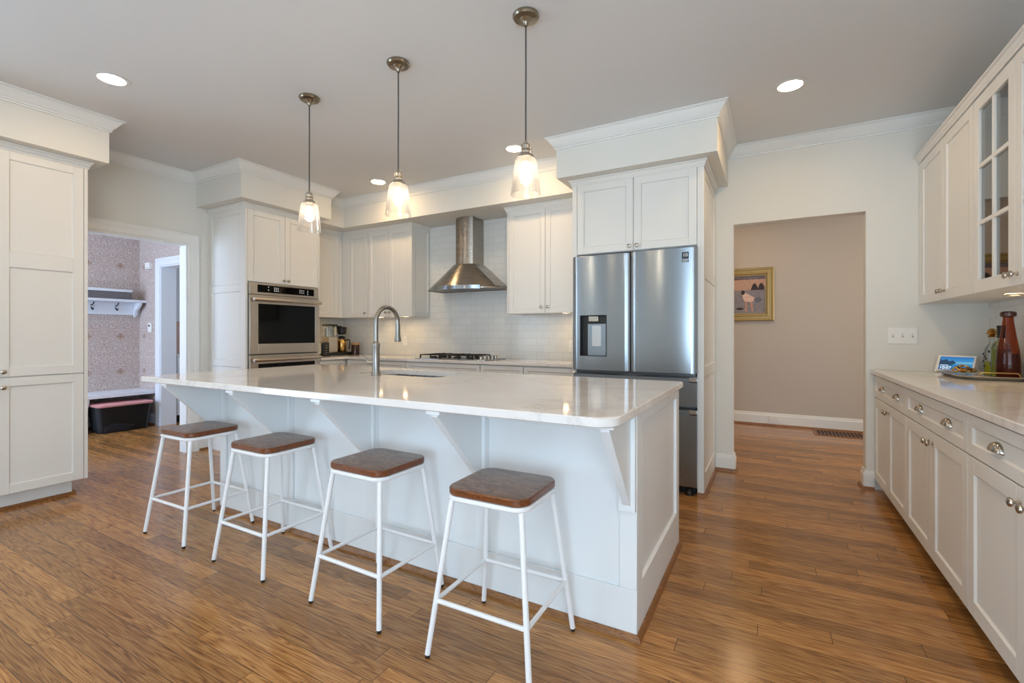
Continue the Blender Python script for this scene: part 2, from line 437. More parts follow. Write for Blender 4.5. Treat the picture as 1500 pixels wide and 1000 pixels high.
# mudroom beyond the doorway
MXL, MY1 = -7.45, 3.07
struct(MB().box(MXL - .12, MXL, -.3, MY1 + .085, 0, H).build('wall_mudroom_left', M['paper'], smooth=False))
m = MB(); m.box(MXL, -6.885, MY1, MY1 + .17, 0, H); m.box(-6.885, -6.02, MY1, MY1 + .17, 2.06, H); m.box(-6.02, XL - .12, MY1, MY1 + .17, 0, H)
struct(m.build('wall_mudroom_back', M['paper'], smooth=False))
m = MB(); m.box(MXL, -7.05, -.3, -.2, 0, H); m.box(-5.55, XL - .12, -.3, -.2, 0, H); m.box(-7.05, -5.55, -.3, -.2, 0, .75); m.box(-7.05, -5.55, -.3, -.2, 2.25, H)
struct(m.build('wall_mudroom_front', M['paper'], smooth=False))
m = MB()
for x in (-7.05, -6.33, -5.61): m.box(x, x + .06, -.28, -.22, .75, 2.25)
for z in (.75, 1.47, 2.19): m.box(-7.05, -5.55, -.28, -.22, z, z + .06)
struct(m.build('window_3', M['trim'], smooth=False))
m = MB(); m.box(MXL, -6.75, 5.28, 5.4, 0, H); m.box(-5.45, XL - .12, 5.28, 5.4, 0, H); m.box(-6.75, -5.45, 5.28, 5.4, 0, .95); m.box(-6.75, -5.45, 5.28, 5.4, 2.25, H)
struct(m.build('wall_side_room', pm('side_room_paint', (214, 220, 226), .7), smooth=False))
m = MB()
for x in (-6.75, -6.13, -5.51): m.box(x, x + .06, 5.31, 5.37, .95, 2.25)
for z in (.95, 2.19): m.box(-6.69, -5.51, 5.31, 5.37, z, z + .06)
struct(m.build('added_window_6', M['trim'], smooth=False))  # unseen window added in front of the side room fill lamp
struct(MB().box(MXL - .12, MXL, MY1 + .086, 5.4, 0, H).build('wall_side_room_left', bpy.data.materials['side_room_paint'], smooth=False))
struct(MB().box(MXL + .0005, MXL + .01, MY1 + .172, 5.27, .916, 1.36).build('wall_side_room_splash', pm('pink_tile', (206, 168, 158), .3), smooth=False))

# bulkheads above the cabinets
B0 = 2.462
for nm, bx in (('pantry', (XL, -4.34, .42, 1.597)), ('tower', (XL, -4.314, 2.58, 3.595)), ('leftrun', (XL, -4.52, 3.596, YB)),
               ('range', (-4.519, -1.546, 3.95, YB)), ('fridge', (-1.545, -.33, 3.54, YB))):
    struct(MB().box(*bx, B0, H).build('ceiling_soffit', M['wall'], smooth=False))
# crown moulding, one mitred run
CR = [(0, -.090), (.010, -.090), (.012, -.080), (.010, -.078), (.017, -.076), (.017, -.068), (.024, -.062), (.034, -.052), (.046, -.034), (.056, -.020), (.059, -.014), (.066, -.014), (.066, -.010), (.076, -.008), (.076, 0), (0, 0)]
CRW = [(-o, H + z) for o, z in CR]
path = [(XL, YF), (XL, .42), (-4.34, .42), (-4.34, 1.597), (XL, 1.597), (XL, 2.58), (-4.314, 2.58), (-4.314, 3.595), (-4.52, 3.595), (-4.52, 3.95), (-1.545, 3.95), (-1.545, 3.54), (-.33, 3.54), (-.33, YB), (XR, YB), (XR, YF)]
struct(MB().sweep(path, CRW).build('trim_1', M['trim']))
# casing round the mudroom doorway
def casing(path3, T, nm, mat):
    prof = [(0, 0), (0, .012), (.010, .016), (.014, .012), (.055, .014), (.062, .020), (.088, .024), (.095, .022), (.095, 0)]
    m = MB(T); P = path3; rings = []
    # path in the wall plane (u, z); offsets go outwards from the opening
    n = len(P)
    for k in range(n):
        d0 = (Vector(P[k]) - Vector(P[k - 1])).normalized() if k else (Vector(P[1]) - Vector(P[0])).normalized()
        d1 = (Vector(P[k + 1]) - Vector(P[k])).normalized() if k < n - 1 else d0
        n0 = Vector((-d0.y, d0.x)); n1 = Vector((-d1.y, d1.x)); mm = n0 + n1; mm = mm / mm.dot(n0)
        rings.append([(P[k][0] + mm.x * o, dd, P[k][1] + mm.y * o) for o, dd in prof])
    m.loft(rings)
    return struct(m.build(nm, mat))
casing([(DY0, 0), (DY0, DZ), (DY1, DZ), (DY1, 0)], frame((XL, 0, 0), *PX), 'trim_2', M['trim'])
m = MB(); m.box(XL - .12, XL, DY1 - .018, DY1 - .0005, 0, DZ - .02); m.box(XL - .12, XL, DY0 + .0005, DY0 + .018, 0, DZ - .02); m.box(XL - .12, XL, DY0, DY1, DZ - .02, DZ - .0005)
struct(m.build('trim_3', M['trim'], smooth=False))
casing([(-6.885, 0), (-6.885, 2.06), (-6.02, 2.06), (-6.02, 0)], frame((0, MY1, 0), *MY), 'trim_4', M['bluetrim'])
m = MB(); m.box(-6.884, -6.866, MY1 - .004, MY1 + .172, 0, 2.04); m.box(-6.04, -6.021, MY1 - .004, MY1 + .172, 0, 2.04); m.box(-6.884, -6.021, MY1 - .004, MY1 + .172, 2.04, 2.059)
struct(m.build('trim_5', M['bluetrim'], smooth=False))
# baseboards (white board with moulded top) and their oak shoe moulding
BB = [(0, 0), (0, .14), (-.008, .14), (-.012, .128), (-.012, .116), (-.018, .110), (-.018, 0)]
SH = [(-.018, 0), (-.018, .022), (-.026, .020), (-.034, .012), (-.036, 0)]
def base(nm, path, mat=None, hgt=1.0, shoe=True):
    struct(MB().sweep(path, [(o, z * hgt) for o, z in BB]).build(nm, mat or M['trim']))
    if shoe: struct(MB().sweep(path, SH).build(nm.replace('baseboard', 'trim_shoe'), M['shoe']))
base('baseboard_opening_left', [(-.428, YB), (OX0, YB), (OX0, YB + .12)])
base('baseboard_opening_right', [(OX1, YB + .12), (OX1, YB), (.684, YB)])
base('baseboard_hall', [(-2.28, HY), (2.98, HY)], hgt=1.15)
base('baseboard_left', [(XL, DY1 + .096), (XL, 2.696)])
base('baseboard_mudroom_left', [(MXL, -.2), (MXL, MY1)], M['bluetrim'])
base('baseboard_mudroom_back', [(MXL, MY1), (-6.983, MY1)], M['bluetrim'])
base('baseboard_hall_front', [(3.0 - .02, YB + .12), (OX1, YB + .12)], shoe=False)
# subway tile
m = MB(); m.box(-5.08, -1.456, YB - .008, YB - .0005, .915, 1.384); m.box(-3.599, -2.346, YB - .008, YB - .0005, 1.384, 2.46)
struct(m.build('wall_tile_range', M['tileX'], smooth=False))
struct(MB().box(XL + .0005, XL + .008, 3.552, YB - .008, .915, 1.384).build('wall_tile_side', M['tileY'], smooth=False))
struct(MB().box(XR - .008, XR - .0005, .6, YB - .0005, .915, 1.401).build('wall_tile_bar', M['tileY'], smooth=False))

# ================================================================== CABINETS
CAP = [(0, -.050), (.006, -.050), (.006, -.036), (.012, -.030), (.016, -.016), (.026, -.010), (.026, 0), (0, 0)]
def cap(parent, path, ztop, mat=None, prof=CAP, k=1.):
    return MB().sweep(path, [(-o * k, ztop + z) for o, z in prof]).build('cap_molding', mat or M['cab'], parent)
def put_door(root, T, u0, u1, v0, v1, knob=None, st=.058, name='door', rails=(), mat=None):
    d = MB(T).shaker(u0, u1, v0, v1, .02, st, rails=rails).build(name, mat or M['cab'], root, .0015)
    if knob: knob_mesh(T, knob[0], knob[1], .0202).build('knob', M['nickel'], d)
    return d

# --- pantry on the left
px = -4.452
t = thing('pantry_cabinet', 'tall white pantry cabinet with doors in two tiers beside the mudroom doorway', 'cabinet', (-4.78, 1.04, 0))
MB().box(XL + .001, px - .0205, .58, 1.51, .115, 2.425).build('body', M['cab'], t, .002)
MB().box(XL + .001, -4.535, .60, 1.445, 0, .1145).build('toe_kick', M['cab'], t)
MB().sweep([(-4.535, .58), (-4.535, 1.445), (-5.0, 1.445)], [(-o + -.018, z) for o, z in [(0, 0), (0, .022), (-.006, .022), (-.018, .012), (-.018, 0)]]).build('shoe_molding', M['shoe'], t)
MB().box(px - .0205, px, 1.489, 1.51, .115, 2.425).build('face_stile', M['cab'], t, .001)
T = frame((px - .02, 0, 0), *PX)
put_door(t, T, 1.042, 1.486, .90, 2.412, (1.066, .935), rails=((1.635, 1.737),))
put_door(t, T, 1.042, 1.486, .117, .893, (1.066, .83))
put_door(t, T, .595, 1.039, .90, 2.412, (1.015, .935), rails=((1.635, 1.737),))
put_door(t, T, .595, 1.039, .117, .893, (1.015, .83))
cap(t, [(px, .58), (px, 1.51), (XL + .01, 1.51)], 2.460)

# --- oven tower
ox = -4.45
t = thing('oven_cabinet', 'tall white cabinet tower built around the double wall oven', 'cabinet', (-4.77, 3.12, 0))
m = MB(); m.box(XL + .001, ox - .0205, 2.7205, 2.745, 0, 2.425); m.box(XL + .001, ox - .0205, 3.515, 3.55, 0, 2.425)
m.box(XL + .001, ox - .0205, 2.745, 3.515, 1.697, 2.425); m.box(XL + .001, ox - .0205, 2.745, 3.515, .10, .235); m.box(XL + .001, XL + .02, 2.745, 3.515, .235, 1.697)
m.box(XL + .001, ox - .08, 2.745, 3.515, 0, .10)
m.box(ox - .0205, ox, 2.70, 2.722, 0, 2.425); m.box(ox - .0205, ox, 3.528, 3.55, 0, 2.425)
m.build('body', M['cab'], t, .0015)
T = frame((0, 2.7205, 0), *MY)
MB(T).shaker(XL + .001, ox - .0205, .0, 2.425, .02, .065, rails=((.86, .93), (1.60, 1.67)), bot=.13).build('side_panel', M['cab'], t, .0015)
T = frame((ox - .02, 0, 0), *PX)
put_door(t, T, 2.724, 3.123, 1.70, 2.412, (3.100, 1.735)); put_door(t, T, 3.127, 3.526, 1.70, 2.412, (3.150, 1.735))
put_door(t, T, 2.724, 3.526, .103, .23, name='drawer', st=.04)
cap(t, [(XL + .01, 2.70), (ox, 2.70), (ox, 3.55), (-4.7, 3.55)], 2.460)

# --- left-run upper (faces the room) and the two uppers left of the hood
UB, UT = 1.386, 2.418
t = thing('wall_cabinet', 'white upper cabinet in the corner right of the double oven, above the coffee maker', 'cabinet', (-4.915, 3.84, UB), 'white upper cabinets along the range wall')
MB().box(XL + .001, -4.7605, 3.552, YB - .01, UB, UT + .008).build('body', M['cab'], t, .0015)
MB().box(-4.7605, -4.741, 4.066, 4.12, UB, UT + .008).build('filler_strip', M['cab'], t, .001)
put_door(t, frame((-4.7605, 0, 0), *PX), 3.556, 4.062, UB + .001, UT - .006, (3.59, UB + .05))
cap(t, [(-4.741, 3.575), (-4.741, 4.118)], 2.460)
fy = 4.12
def upper(label, x0, x1, doors, endpanel=False, fill=None):
    t = thing('wall_cabinet', label, 'cabinet', ((x0 + x1) / 2, 4.29, UB), 'white upper cabinets along the range wall')
    MB().box(x0, x1 - (.0205 if endpanel else 0), fy + .0205, YB - .0005 - .0085, UB, UT + .008).build('body', M['cab'], t, .0015)
    T = frame((0, fy + .0205, 0), *MY)
    for a, b, kn in doors: put_door(t, T, a, b, UB + .001, UT - .006, kn, .05)
    if fill: MB().box(fill[0], fill[1], fy + .0005, fy + .0205, UB, UT + .008).build('filler_strip', M['cab'], t, .001)
    if endpanel:
        MB().box(x1 - .021, x1, fy, fy + .0205, UB, UT + .008).build('face_stile', M['cab'], t, .001)
        MB(frame((x1 - .0205, 0, 0), *PX)).shaker(fy + .0215, YB - .009, UB, UT + .008, .0205, .04).build('side_panel', M['cab'], t, .0015)
    return t
t = upper('white single-door upper cabinet tucked into the corner left of the range hood', -4.74, -4.293, [(-4.622, -4.296, (-4.33, UB + .05))], fill=(-4.74, -4.625))
cap(t, [(-4.71, fy), (-4.293, fy)], 2.460)
t = upper('white two-door upper cabinet just left of the range hood, behind the faucet', -4.291, -3.60, [(-4.288, -3.957, (-3.985, UB + .05)), (-3.953, -3.623, (-3.925, UB + .05))], True)
cap(t, [(-4.291, fy), (-3.60, fy), (-3.60, YB - .01)], 2.460)
t = upper('white two-door upper cabinet between the range hood and the refrigerator', -2.345, -1.457, [(-2.325, -1.922, (-1.955, UB + .06)), (-1.918, -1.46, (-1.885, UB + .06))], fill=(-2.345, -2.328))
cap(t, [(-2.345, YB - .01), (-2.345, fy), (-1.483, fy)], 2.460)

# --- cabinet around the refrigerator
fr = 3.66
t = thing('refrigerator_cabinet', 'tall white cabinet surround with two doors above the refrigerator', 'cabinet', (-.94, 4.05, 0))
m = MB(); m.box(-1.455, -1.415, fr, YB - .001, 0, 2.425); m.box(-.476, -.4505, fr, YB - .001, 0, 2.425); m.box(-1.415, -.476, fr + .02, YB - .001, 1.838, 2.425); m.box(-.4505, -.43, fr, fr + .02, 0, 2.425)
m.build('body', M['cab'], t, .0015)
MB(frame((-.4505, 0, 0), *PX)).shaker(fr + .0205, YB - .001, 0, 2.425, .0205, .06, rails=((.86, .94), (1.60, 1.68)), bot=.15).build('side_panel', M['cab'], t, .0015)
T = frame((0, fr + .02, 0), *MY)
put_door(t, T, -1.412, -.947, 1.842, 2.412, (-.975, 1.875)); put_door(t, T, -.943, -.479, 1.842, 2.412, (-.915, 1.875))
cap(t, [(-1.455, YB - .01), (-1.455, fr), (-.43, fr), (-.43, YB - .01)], 2.460)
MB().sweep([(-.476, fr), (-.43, fr), (-.43, YB - .04)], [(0, 0), (0, .022), (-.006, .022), (-.016, .012), (-.018, 0)]).build('shoe_molding', M['shoe'], t)

# --- base cabinets of the range wall
by = 3.92
def base_unit(x0, x1, label, nd):
    t = thing('base_cabinet', label, 'cabinet', ((x0 + x1) / 2, 4.18, 0), 'white base cabinets along the range wall')
    MB().box(x0 + .0005, x1 - .0005, by + .0205, YB - .001, .10, .8835).build('body', M['cab'], t)
    MB().box(x0 + .0005, x1 - .0005, by + .09, YB - .05, 0, .0995).build('toe_kick', M['cab'], t)
    T = frame((0, by + .0205, 0), *MY)
    d = MB(T).shaker(x0 + .003, x1 - .003, .70, .872, .02, .04).build('drawer', M['cab'], t, .0015)
    cup_mesh(T, (x0 + x1) / 2, .775, .0202 - .009).build('cup_pull', M['nickel'], d)
    wd = (x1 - x0 - .006) / nd
    for k in range(nd):
        a = x0 + .003 + k * wd
        put_door(t, T, a + .001, a + wd - .001, .105, .694, (a + wd - .03 if (k == 0 and nd == 2) or nd == 1 else a + .03, .65))
    return t
base_unit(-4.428, -3.516, 'white base cabinet under the worktop left of the cooktop', 2)
base_unit(-3.514, -2.543, 'white base cabinet directly below the gas cooktop', 2)
base_unit(-2.541, -2.055, 'narrow white base cabinet just right of the cooktop', 1)
base_unit(-2.053, -1.457, 'white base cabinet beside the refrigerator, under the end of the range worktop', 1)
t = thing('base_cabinet', 'white base cabinet below the coffee maker, beside the double oven', 'cabinet', (-4.77, 3.9, 0), 'white base cabinets along the range wall')
MB().box(XL + .001, -4.4705, 3.552, YB - .001, .10, .8835).build('body', M['cab'], t)
MB().box(XL + .001, -4.54, 3.552, YB - .05, 0, .0995).build('toe_kick', M['cab'], t)
T = frame((-4.4705, 0, 0), *PX)
d = MB(T).shaker(3.556, 3.918, .70, .872, .02, .04).build('drawer', M['cab'], t, .0015); cup_mesh(T, 3.737, .775, .0112).build('cup_pull', M['nickel'], d)
put_door(t, T, 3.556, 3.918, .105, .694, (3.59, .65))
# L-shaped worktop
m = MB().prism([(XL + .009, 3.553), (-4.43, 3.553), (-4.43, 3.895), (-1.457, 3.895), (-1.457, YB - .009), (XL + .009, YB - .009)], .884, .914)
tag(m.build('range_worktop', M['quartz'], loc=(-3.2, 4.17, .884), bevel=.003), 'white quartz worktop running along the range wall into the corner', 'worktop')

# --- bar cabinets on the right
rx = .685
ys = [4.450, 3.494, 2.518, 1.542, .566]
lab = ['white base cabinet by the hall opening, under the smart display', 'white base cabinet under the bar worktop, second from the hall opening', 'white base cabinet under the bar worktop, third from the hall opening, cut by the frame', 'white base cabinet under the bar worktop, fourth from the hall opening, out of the photo']
T = frame((rx + .0205, 0, 0), *MX)
for k in range(4):
    y1, y0 = ys[k], ys[k + 1]
    t = thing('bar_base_cabinet', lab[k], 'cabinet', (1.0, (y0 + y1) / 2, 0), 'white base cabinets under the bar worktop')
    MB().box(rx + .0205, XR - .001, y0 + .0005, y1 - .0005, .085, .8835).build('body', M['cab'], t)
    MB().box(rx + .09, XR - .02, y0 + .0005, y1 - .0005, 0, .0845).build('toe_kick', M['shoe'], t)
    d = MB(T).shaker(y0 + .003, y1 - .003, .712, .870, .02, .045).build('drawer', M['cab'], t, .0015)
    for f in (.27, .73): cup_mesh(T, y0 + (y1 - y0) * f, .782, .0112).build('cup_pull', M['nickel'], d)
    mid = (y0 + y1) / 2
    put_door(t, T, y0 + .003, mid - .001, .087, .706, (mid - .032, .655), .062)
    put_door(t, T, mid + .001, y1 - .003, .087, .706, (mid + .032, .655), .062)
tag(MB().box(.66, XR - .009, .54, YB - .001, .884, .914).build('bar_worktop', M['quartz'], loc=(1., 2.5, .884), bevel=.003), 'white quartz worktop holding the smart display and bottle tray', 'worktop')
# bar uppers
ux = .945; RB, RT = 1.402, 2.425
T = frame((ux + .0205, 0, 0), *MX)
t = thing('bar_wall_cabinet', 'white two-door upper cabinet against the hall wall, above the smart display', 'cabinet', (1.14, 3.9, RB))
MB().box(ux + .0205, XR - .001, 3.391, YB - .001, RB, RT + .008).build('body', M['cab'], t, .0015)
MB().box(ux, ux + .0205, 4.402, YB - .001, RB, RT + .008).build('filler_strip', M['cab'], t, .001)
put_door(t, T, 3.896, 4.399, RB + .001, RT - .003, (3.925, RB + .055), .06)
put_door(t, T, 3.393, 3.893, RB + .001, RT - .003, (3.865, RB + .055), .06)
cap(t, [(ux, 3.391), (ux, YB - .001)][::1], 2.478, prof=[(-o, z) for o, z in CAP])
t = thing('bar_wall_cabinet', 'white upper cabinet with glass panes, holding glassware above the bottles', 'cabinet', (1.14, 2.9, RB))
m = MB(); y0, y1 = 2.41, 3.389; th = .018
m.box(ux + .0205, XR - .001, y0, y0 + th, RB, RT + .008); m.box(ux + .0205, XR - .001, y1 - th, y1, RB, RT + .008)
m.box(ux + .0205, XR - .001, y0 + th, y1 - th, RB, RB + th); m.box(ux + .0205, XR - .001, y0 + th, y1 - th, RT + .008 - th, RT + .008); m.box(XR - .012, XR - .001, y0 + th, y1 - th, RB + th, RT - .01)
m.build('body', M['cab'], t, .001)
SHZ = (1.74, 2.08)
for z in SHZ: MB().box(ux + .04, XR - .013, y0 + th, y1 - th, z - .009, z + .009).build('shelf', M['cab'], t)
for a, b, kn in ((2.901, 3.387, 2.93), (2.412, 2.899, 2.87)):
    m = MB(T); v0, v1, st = RB + .001, RT - .003, .066
    m.box(a, a + st, 0, .02, v0, v1); m.box(b - st, b, 0, .02, v0, v1); m.box(a + st, b - st, 0, .02, v0, v0 + st); m.box(a + st, b - st, 0, .02, v1 - st, v1)
    c = (a + b) / 2; m.box(c - .011, c + .011, .002, .018, v0 + st, v1 - st)
    for q in (1, 2):
        z = v0 + st + (v1 - v0 - 2 * st) * q / 3
        m.box(a + st, c - .011, .002, .018, z - .011, z + .011); m.box(c + .011, b - st, .002, .018, z - .011, z + .011)
    d = m.build('door', M['cab'], t, .002)
    MB(T).box(a + st - .004, b - st + .004, .004, .007, v0 + st - .004, v1 - st + .004).build('pane', M['pane'], d)
    knob_mesh(T, kn, RB + .05, .0202).build('knob', M['nickel'], d)
cap(t, [(ux, 2.41), (ux, 3.39)], 2.478, prof=[(-o, z) for o, z in CAP])
# glassware in the glazed cabinet
def tumbler(x, y, z, r, h, label, group='drinking glasses in the glazed cabinet'):
    m = MB().lathe([(r * .8, 0), (r, h), (r - .002, h), (r * .8 - .002, .005), (.001, .005)], (x, y, z), 16)
    tag(m.build('drinking_glass', M['clear'], loc=(x, y, z)), label, 'glass', group)
for k, (y, zz) in enumerate([(3.26, 0), (3.12, 0), (2.99, 0), (3.22, 1), (3.06, 1)]):
    tumbler(1.12 + .02 * (k % 2), y, (SHZ[0], SHZ[1])[zz] + .0092, .034, .11, 'clear drinking glass on the %s shelf behind the glass cabinet door' % ('middle' if zz == 0 else 'top'), 'drinking glasses on the %s shelf of the glazed cabinet' % ('middle' if zz == 0 else 'top'))
m = MB()
for k in range(3): m.lathe([(.03, .0), (.075, .02), (.08, .028), (.074, .026), (.03, .006), (.001, .006)], (1.12, 3.13, RB + .019 + k * .012), 20)
tag(m.build('stacked_bowls', M['plate'], loc=(1.12, 3.13, RB + .0185)), 'white bowls on the floor of the glazed cabinet', 'bowl')
m = MB().lathe([(.028, 0), (.034, .01), (.03, .05), (.036, .07), (.03, .085), (.012, .095), (.001, .1)], (1.07, 3.27, RB + .0185), 16)
tag(m.build('brass_canister', M['brass'], loc=(1.07, 3.27, RB + .0185)), 'small brass canister in the lower corner of the glazed cabinet', 'canister')

# ================================================================== ISLAND
ix0, ix1, iy0, iy1 = -3.28, -.455, 1.815, 2.755
t = thing('kitchen_island', 'long white panelled kitchen island carrying the pale quartz top', 'island', (-1.87, 2.28, 0))
m = MB(); m.box(ix0, ix1 - .0205, iy0 + .012, iy1, 0, .55); m.box(ix0, -2.60, iy0 + .012, iy1, .55, .8835); m.box(-1.72, ix1 - .0205, iy0 + .012, iy1, .55, .8835); m.box(-2.60, -1.72, iy0 + .012, 2.20, .55, .8835); m.box(-2.60, -1.72, 2.72, iy1, .55, .8835)
m.build('body', M['island'], t)
SX = [-3.245, -2.553, -1.861, -1.169, -.4895]
m = MB(); z1 = .8835; yy0, yy1 = iy0, iy0 + .0115
m.box(ix0, ix1, yy0, yy1, 0, .19); m.box(ix0, ix1, yy0, yy1, .80, z1)
for s_ in SX: m.box(max(ix0, s_ - .034), min(ix1, s_ + .0345), yy0, yy1, .19, .80)
m.build('front_frame', M['island'], t, .002)
MB(frame((ix1 - .0205, 0, 0), *PX)).shaker(iy0 + .0125, iy1, 0, z1, .0205, .075, .014, bot=.20, top=.05).build('end_panel', M['island'], t, .0015)
for s_ in SX:
    m = MB(); y = iy0 - .0005; bl = .30 if s_ > -.6 else .355
    m.box(s_ - .033, s_ + .033, y - bl, y, .868, .8835)                      # top plate
    m.box(s_ - .033, s_ + .033, y - .022, y, .50, .868)                        # back plate
    d = .016
    poly = [(y - .022, .525), (y - .022, .868), (y - bl + .01, .868), (y - bl + .01, .858)]
    v = [(s_ - d, a, b) for a, b in poly] + [(s_ + d, a, b) for a, b in poly]
    m.add(v, [(0, 1, 2, 3), (7, 6, 5, 4)] + [(i, (i + 1) % 4, 4 + (i + 1) % 4, 4 + i) for i in range(4)])
    m.build('bracket', M['island'], t, .0015)
MB().sweep([(ix0, iy1), (ix0, iy0), (ix1, iy0), (ix1, iy1)], [(0, 0), (0, .024), (-.007, .023), (-.015, .014), (-.018, 0)]).build('shoe_molding', M['shoe'], t)
# top with sink cut-out
def rrect(x0, x1, y0, y1, rads, n=8):
    pts = []
    for (cx, cy, a0, r) in ((x1 - rads[0], y0 + rads[0], -90, rads[0]), (x1 - rads[1], y1 - rads[1], 0, rads[1]), (x0 + rads[2], y1 - rads[2], 90, rads[2]), (x0 + rads[3], y0 + rads[3], 180, rads[3])):
        for i in range(n + 1):
            a = R(a0 + 90 * i / n); pts.append((cx + r * cos(a), cy + r * sin(a)))
    return pts
SK = (-2.50, -1.80, 2.285, 2.665)
def slab_hole(outer, hole, z0, z1, name, mat, loc):
    bm = bmesh.new()
    def ring(pts, z): 
        vs_ = [bm.verts.new((x, y, z)) for x, y in pts]; es = [bm.edges.new((vs_[i], vs_[(i + 1) % len(vs_)])) for i in range(len(vs_))]; return vs_, es
    b = .004
    def inset(pts, d):
        cx = sum(p[0] for p in pts) / len(pts); cy = sum(p[1] for p in pts) / len(pts)
        return [(x - d * (1 if x > cx else -1), y - d * (1 if y > cy else -1)) for x, y in pts]
    oi = inset(outer, b); hi = inset(hole, -.001)
    o0, e0 = ring(oi, z0); h0, f0 = ring(hole, z0); o3, e3 = ring(oi, z1); h3, f3 = ring(hole, z1)
    o1, _ = ring(outer, z0 + b); o2, _ = ring(outer, z1 - b)
    bmesh.ops.triangle_fill(bm, edges=e0 + f0, use_beauty=True); bmesh.ops.triangle_fill(bm, edges=e3 + f3, use_beauty=True)
    for A, B_ in ((o0, o1), (o1, o2), (o2, o3), (h0, h3)):
        n = len(A)
        for i in range(n): bm.faces.new((A[i], A[(i + 1) % n], B_[(i + 1) % n], B_[i]))
    bmesh.ops.recalc_face_normals(bm, faces=bm.faces)
    for v in bm.verts: v.co -= Vector(loc)
    me = bpy.data.meshes.new(name); bm.to_mesh(me); bm.free(); me.materials.append(mat)
    me.polygons.foreach_set('use_smooth', [True] * len(me.polygons)); me.set_sharp_from_angle(angle=R(40))
    o = bpy.data.objects.new(name, me); COL.objects.link(o); o.location = loc; return o
o = slab_hole(rrect(-3.515, -.435, 1.447, 2.785, (.075, .02, .02, .03)), rrect(*SK, (.06,) * 4), .884, .917, 'island_worktop', M['quartz'], (-1.97, 2.116, .884))
tag(o, 'long pale quartz island top with rounded corners around the sink', 'worktop')
# undermount sink
m = MB(); x0, x1, y0, y1 = SK
oo = [rrect(x0 + a, x1 - a, y0 + a, y1 - a, (max(.01, .06 - a * .2),) * 4) for a in (.0, .0, .012, .03)]
zz = (.8825, .86, .70, .69)
rings = [[(x, y, z) for x, y in p] for p, z in zip([rrect(x0 - .018, x1 + .018, y0 - .018, y1 + .018, (.07,) * 4)] + oo, (.8828,) + zz)]
m.loft(rings, caps=False); n = len(rings[0]); m.add(rings[-1], [tuple(range(n))])
s_ = m.build('sink', steel('sink_steel', (176, 178, 180), .28, (40, 40, 3)), loc=((x0 + x1) / 2, (y0 + y1) / 2, .69))
tag(s_, 'stainless undermount sink set into the island top behind the faucet', 'sink')
md = MB().lathe([(.045, .0006), (.045, .002), (.036, .004), (.02, .0015), (.001, .0015)], (-2.15, 2.47, .69), 20).build('drain', M['nickel'], s_)
# faucet
fx, fyy, fz = -2.225, 2.205, .9172
t = thing('faucet', 'brushed nickel gooseneck pull-down faucet standing at the island sink', 'faucet', (fx, fyy, fz))
MB().lathe([(.032, 0), (.032, .006), (.028, .010), (.026, .022), (.0235, .03), (.0225, .10), (.0235, .19), (.026, .198), (.026, .206), (.020, .212), (.017, .225), (.001, .226)], (fx, fyy, fz), 28).build('base', M['brushed'], t)
arc = [(fx, fyy, fz + .22), (fx, fyy, fz + .34)] + [(fx, fyy + .1 - .1 * cos(R(a)), fz + .345 + .1 * sin(R(a))) for a in range(10, 171, 10)] + [(fx, fyy + .199, fz + .33)]
MB().tube(arc, .0145, 16).build('spout', M['brushed'], t)
MB().lathe([(.001, .0), (.019, .0), (.0235, .004), (.0225, .014), (.0175, .045), (.0165, .085), (.016, .118), (.0145, .12), (.001, .121)], (fx, fyy + .2, fz + .215), 24).build('spray_head', M['brushed'], t)
MB().tube([(fx - .015, fyy, fz + .085), (fx - .062, fyy - .006, fz + .085)], [.017, .017], 16).build('handle_hub', M['brushed'], t)
hd = MB().tube([(fx - .060, fyy - .006, fz + .085), (fx - .072, fyy - .008, fz + .10), (fx - .086, fyy - .012, fz + .118), (fx - .094, fyy - .014, fz + .13)], [.008, .007, .0055, .005], 10).build('handle', M['brushed'], t)

# ================================================================== STOOLS
t = thing('bar_stool', 'x', 'stool', (0, 0, 0), 'bar stools along the island')
sx, sy, zt = .168, .155, .62
prof = [(-.004, .592), (0, .597), (0, .614), (-.004, .619), (-.010, .620)]
rings = []
for off, z in prof: rings.append([(x, y, z) for x, y in rrect(-sx - off, sx + off, -sy - off, sy + off, (.055 + off,) * 4)])
so = MB().loft(rings).build('seat', M['seat'], t)
so.data.materials.append(M['seatedge'])
for p_ in so.data.polygons:
    if abs(p_.normal.z) < .75: p_.material_index = 1
ring = rrect(-sx + .008, sx - .008, -sy + .008, sy - .008, (.05,) * 4)
m = MB(); pts = [(x, y, .581) for x, y in ring]
m2 = pts + pts[:2]; m.tube(m2, .0105, 10, False); m.build('seat_frame', M['white'], t)
LG = {}
for ax in (-1, 1):
    for ay in (-1, 1):
        a = Vector((ax * (sx - .024), ay * (sy - .024), .578)); b = Vector((ax * .208, ay * .198, .012))
        k = MB().tube([a + Vector((-ax * .012, -ay * .012, .004)), a + Vector((0, 0, -.006)), a.lerp(b, .06), b], .0105, 12).build('leg', M['white'], t)
        MB().tube([b.lerp(a, -.001), b + Vector((ax * .0008, ay * .0008, -.0115))], [.0098, .008], 12).build('foot_cap', M['rubber'], k)
        LG[ax, ay] = a.lerp(b, (.578 - .205) / .566)
for p, q in (((-1, -1), (1, -1)), ((1, -1), (1, 1)), ((1, 1), (-1, 1)), ((-1, 1), (-1, -1))):
    MB().tube([LG[p], LG[q]], .0085, 10).build('rung', M['white'], t)
stool = t
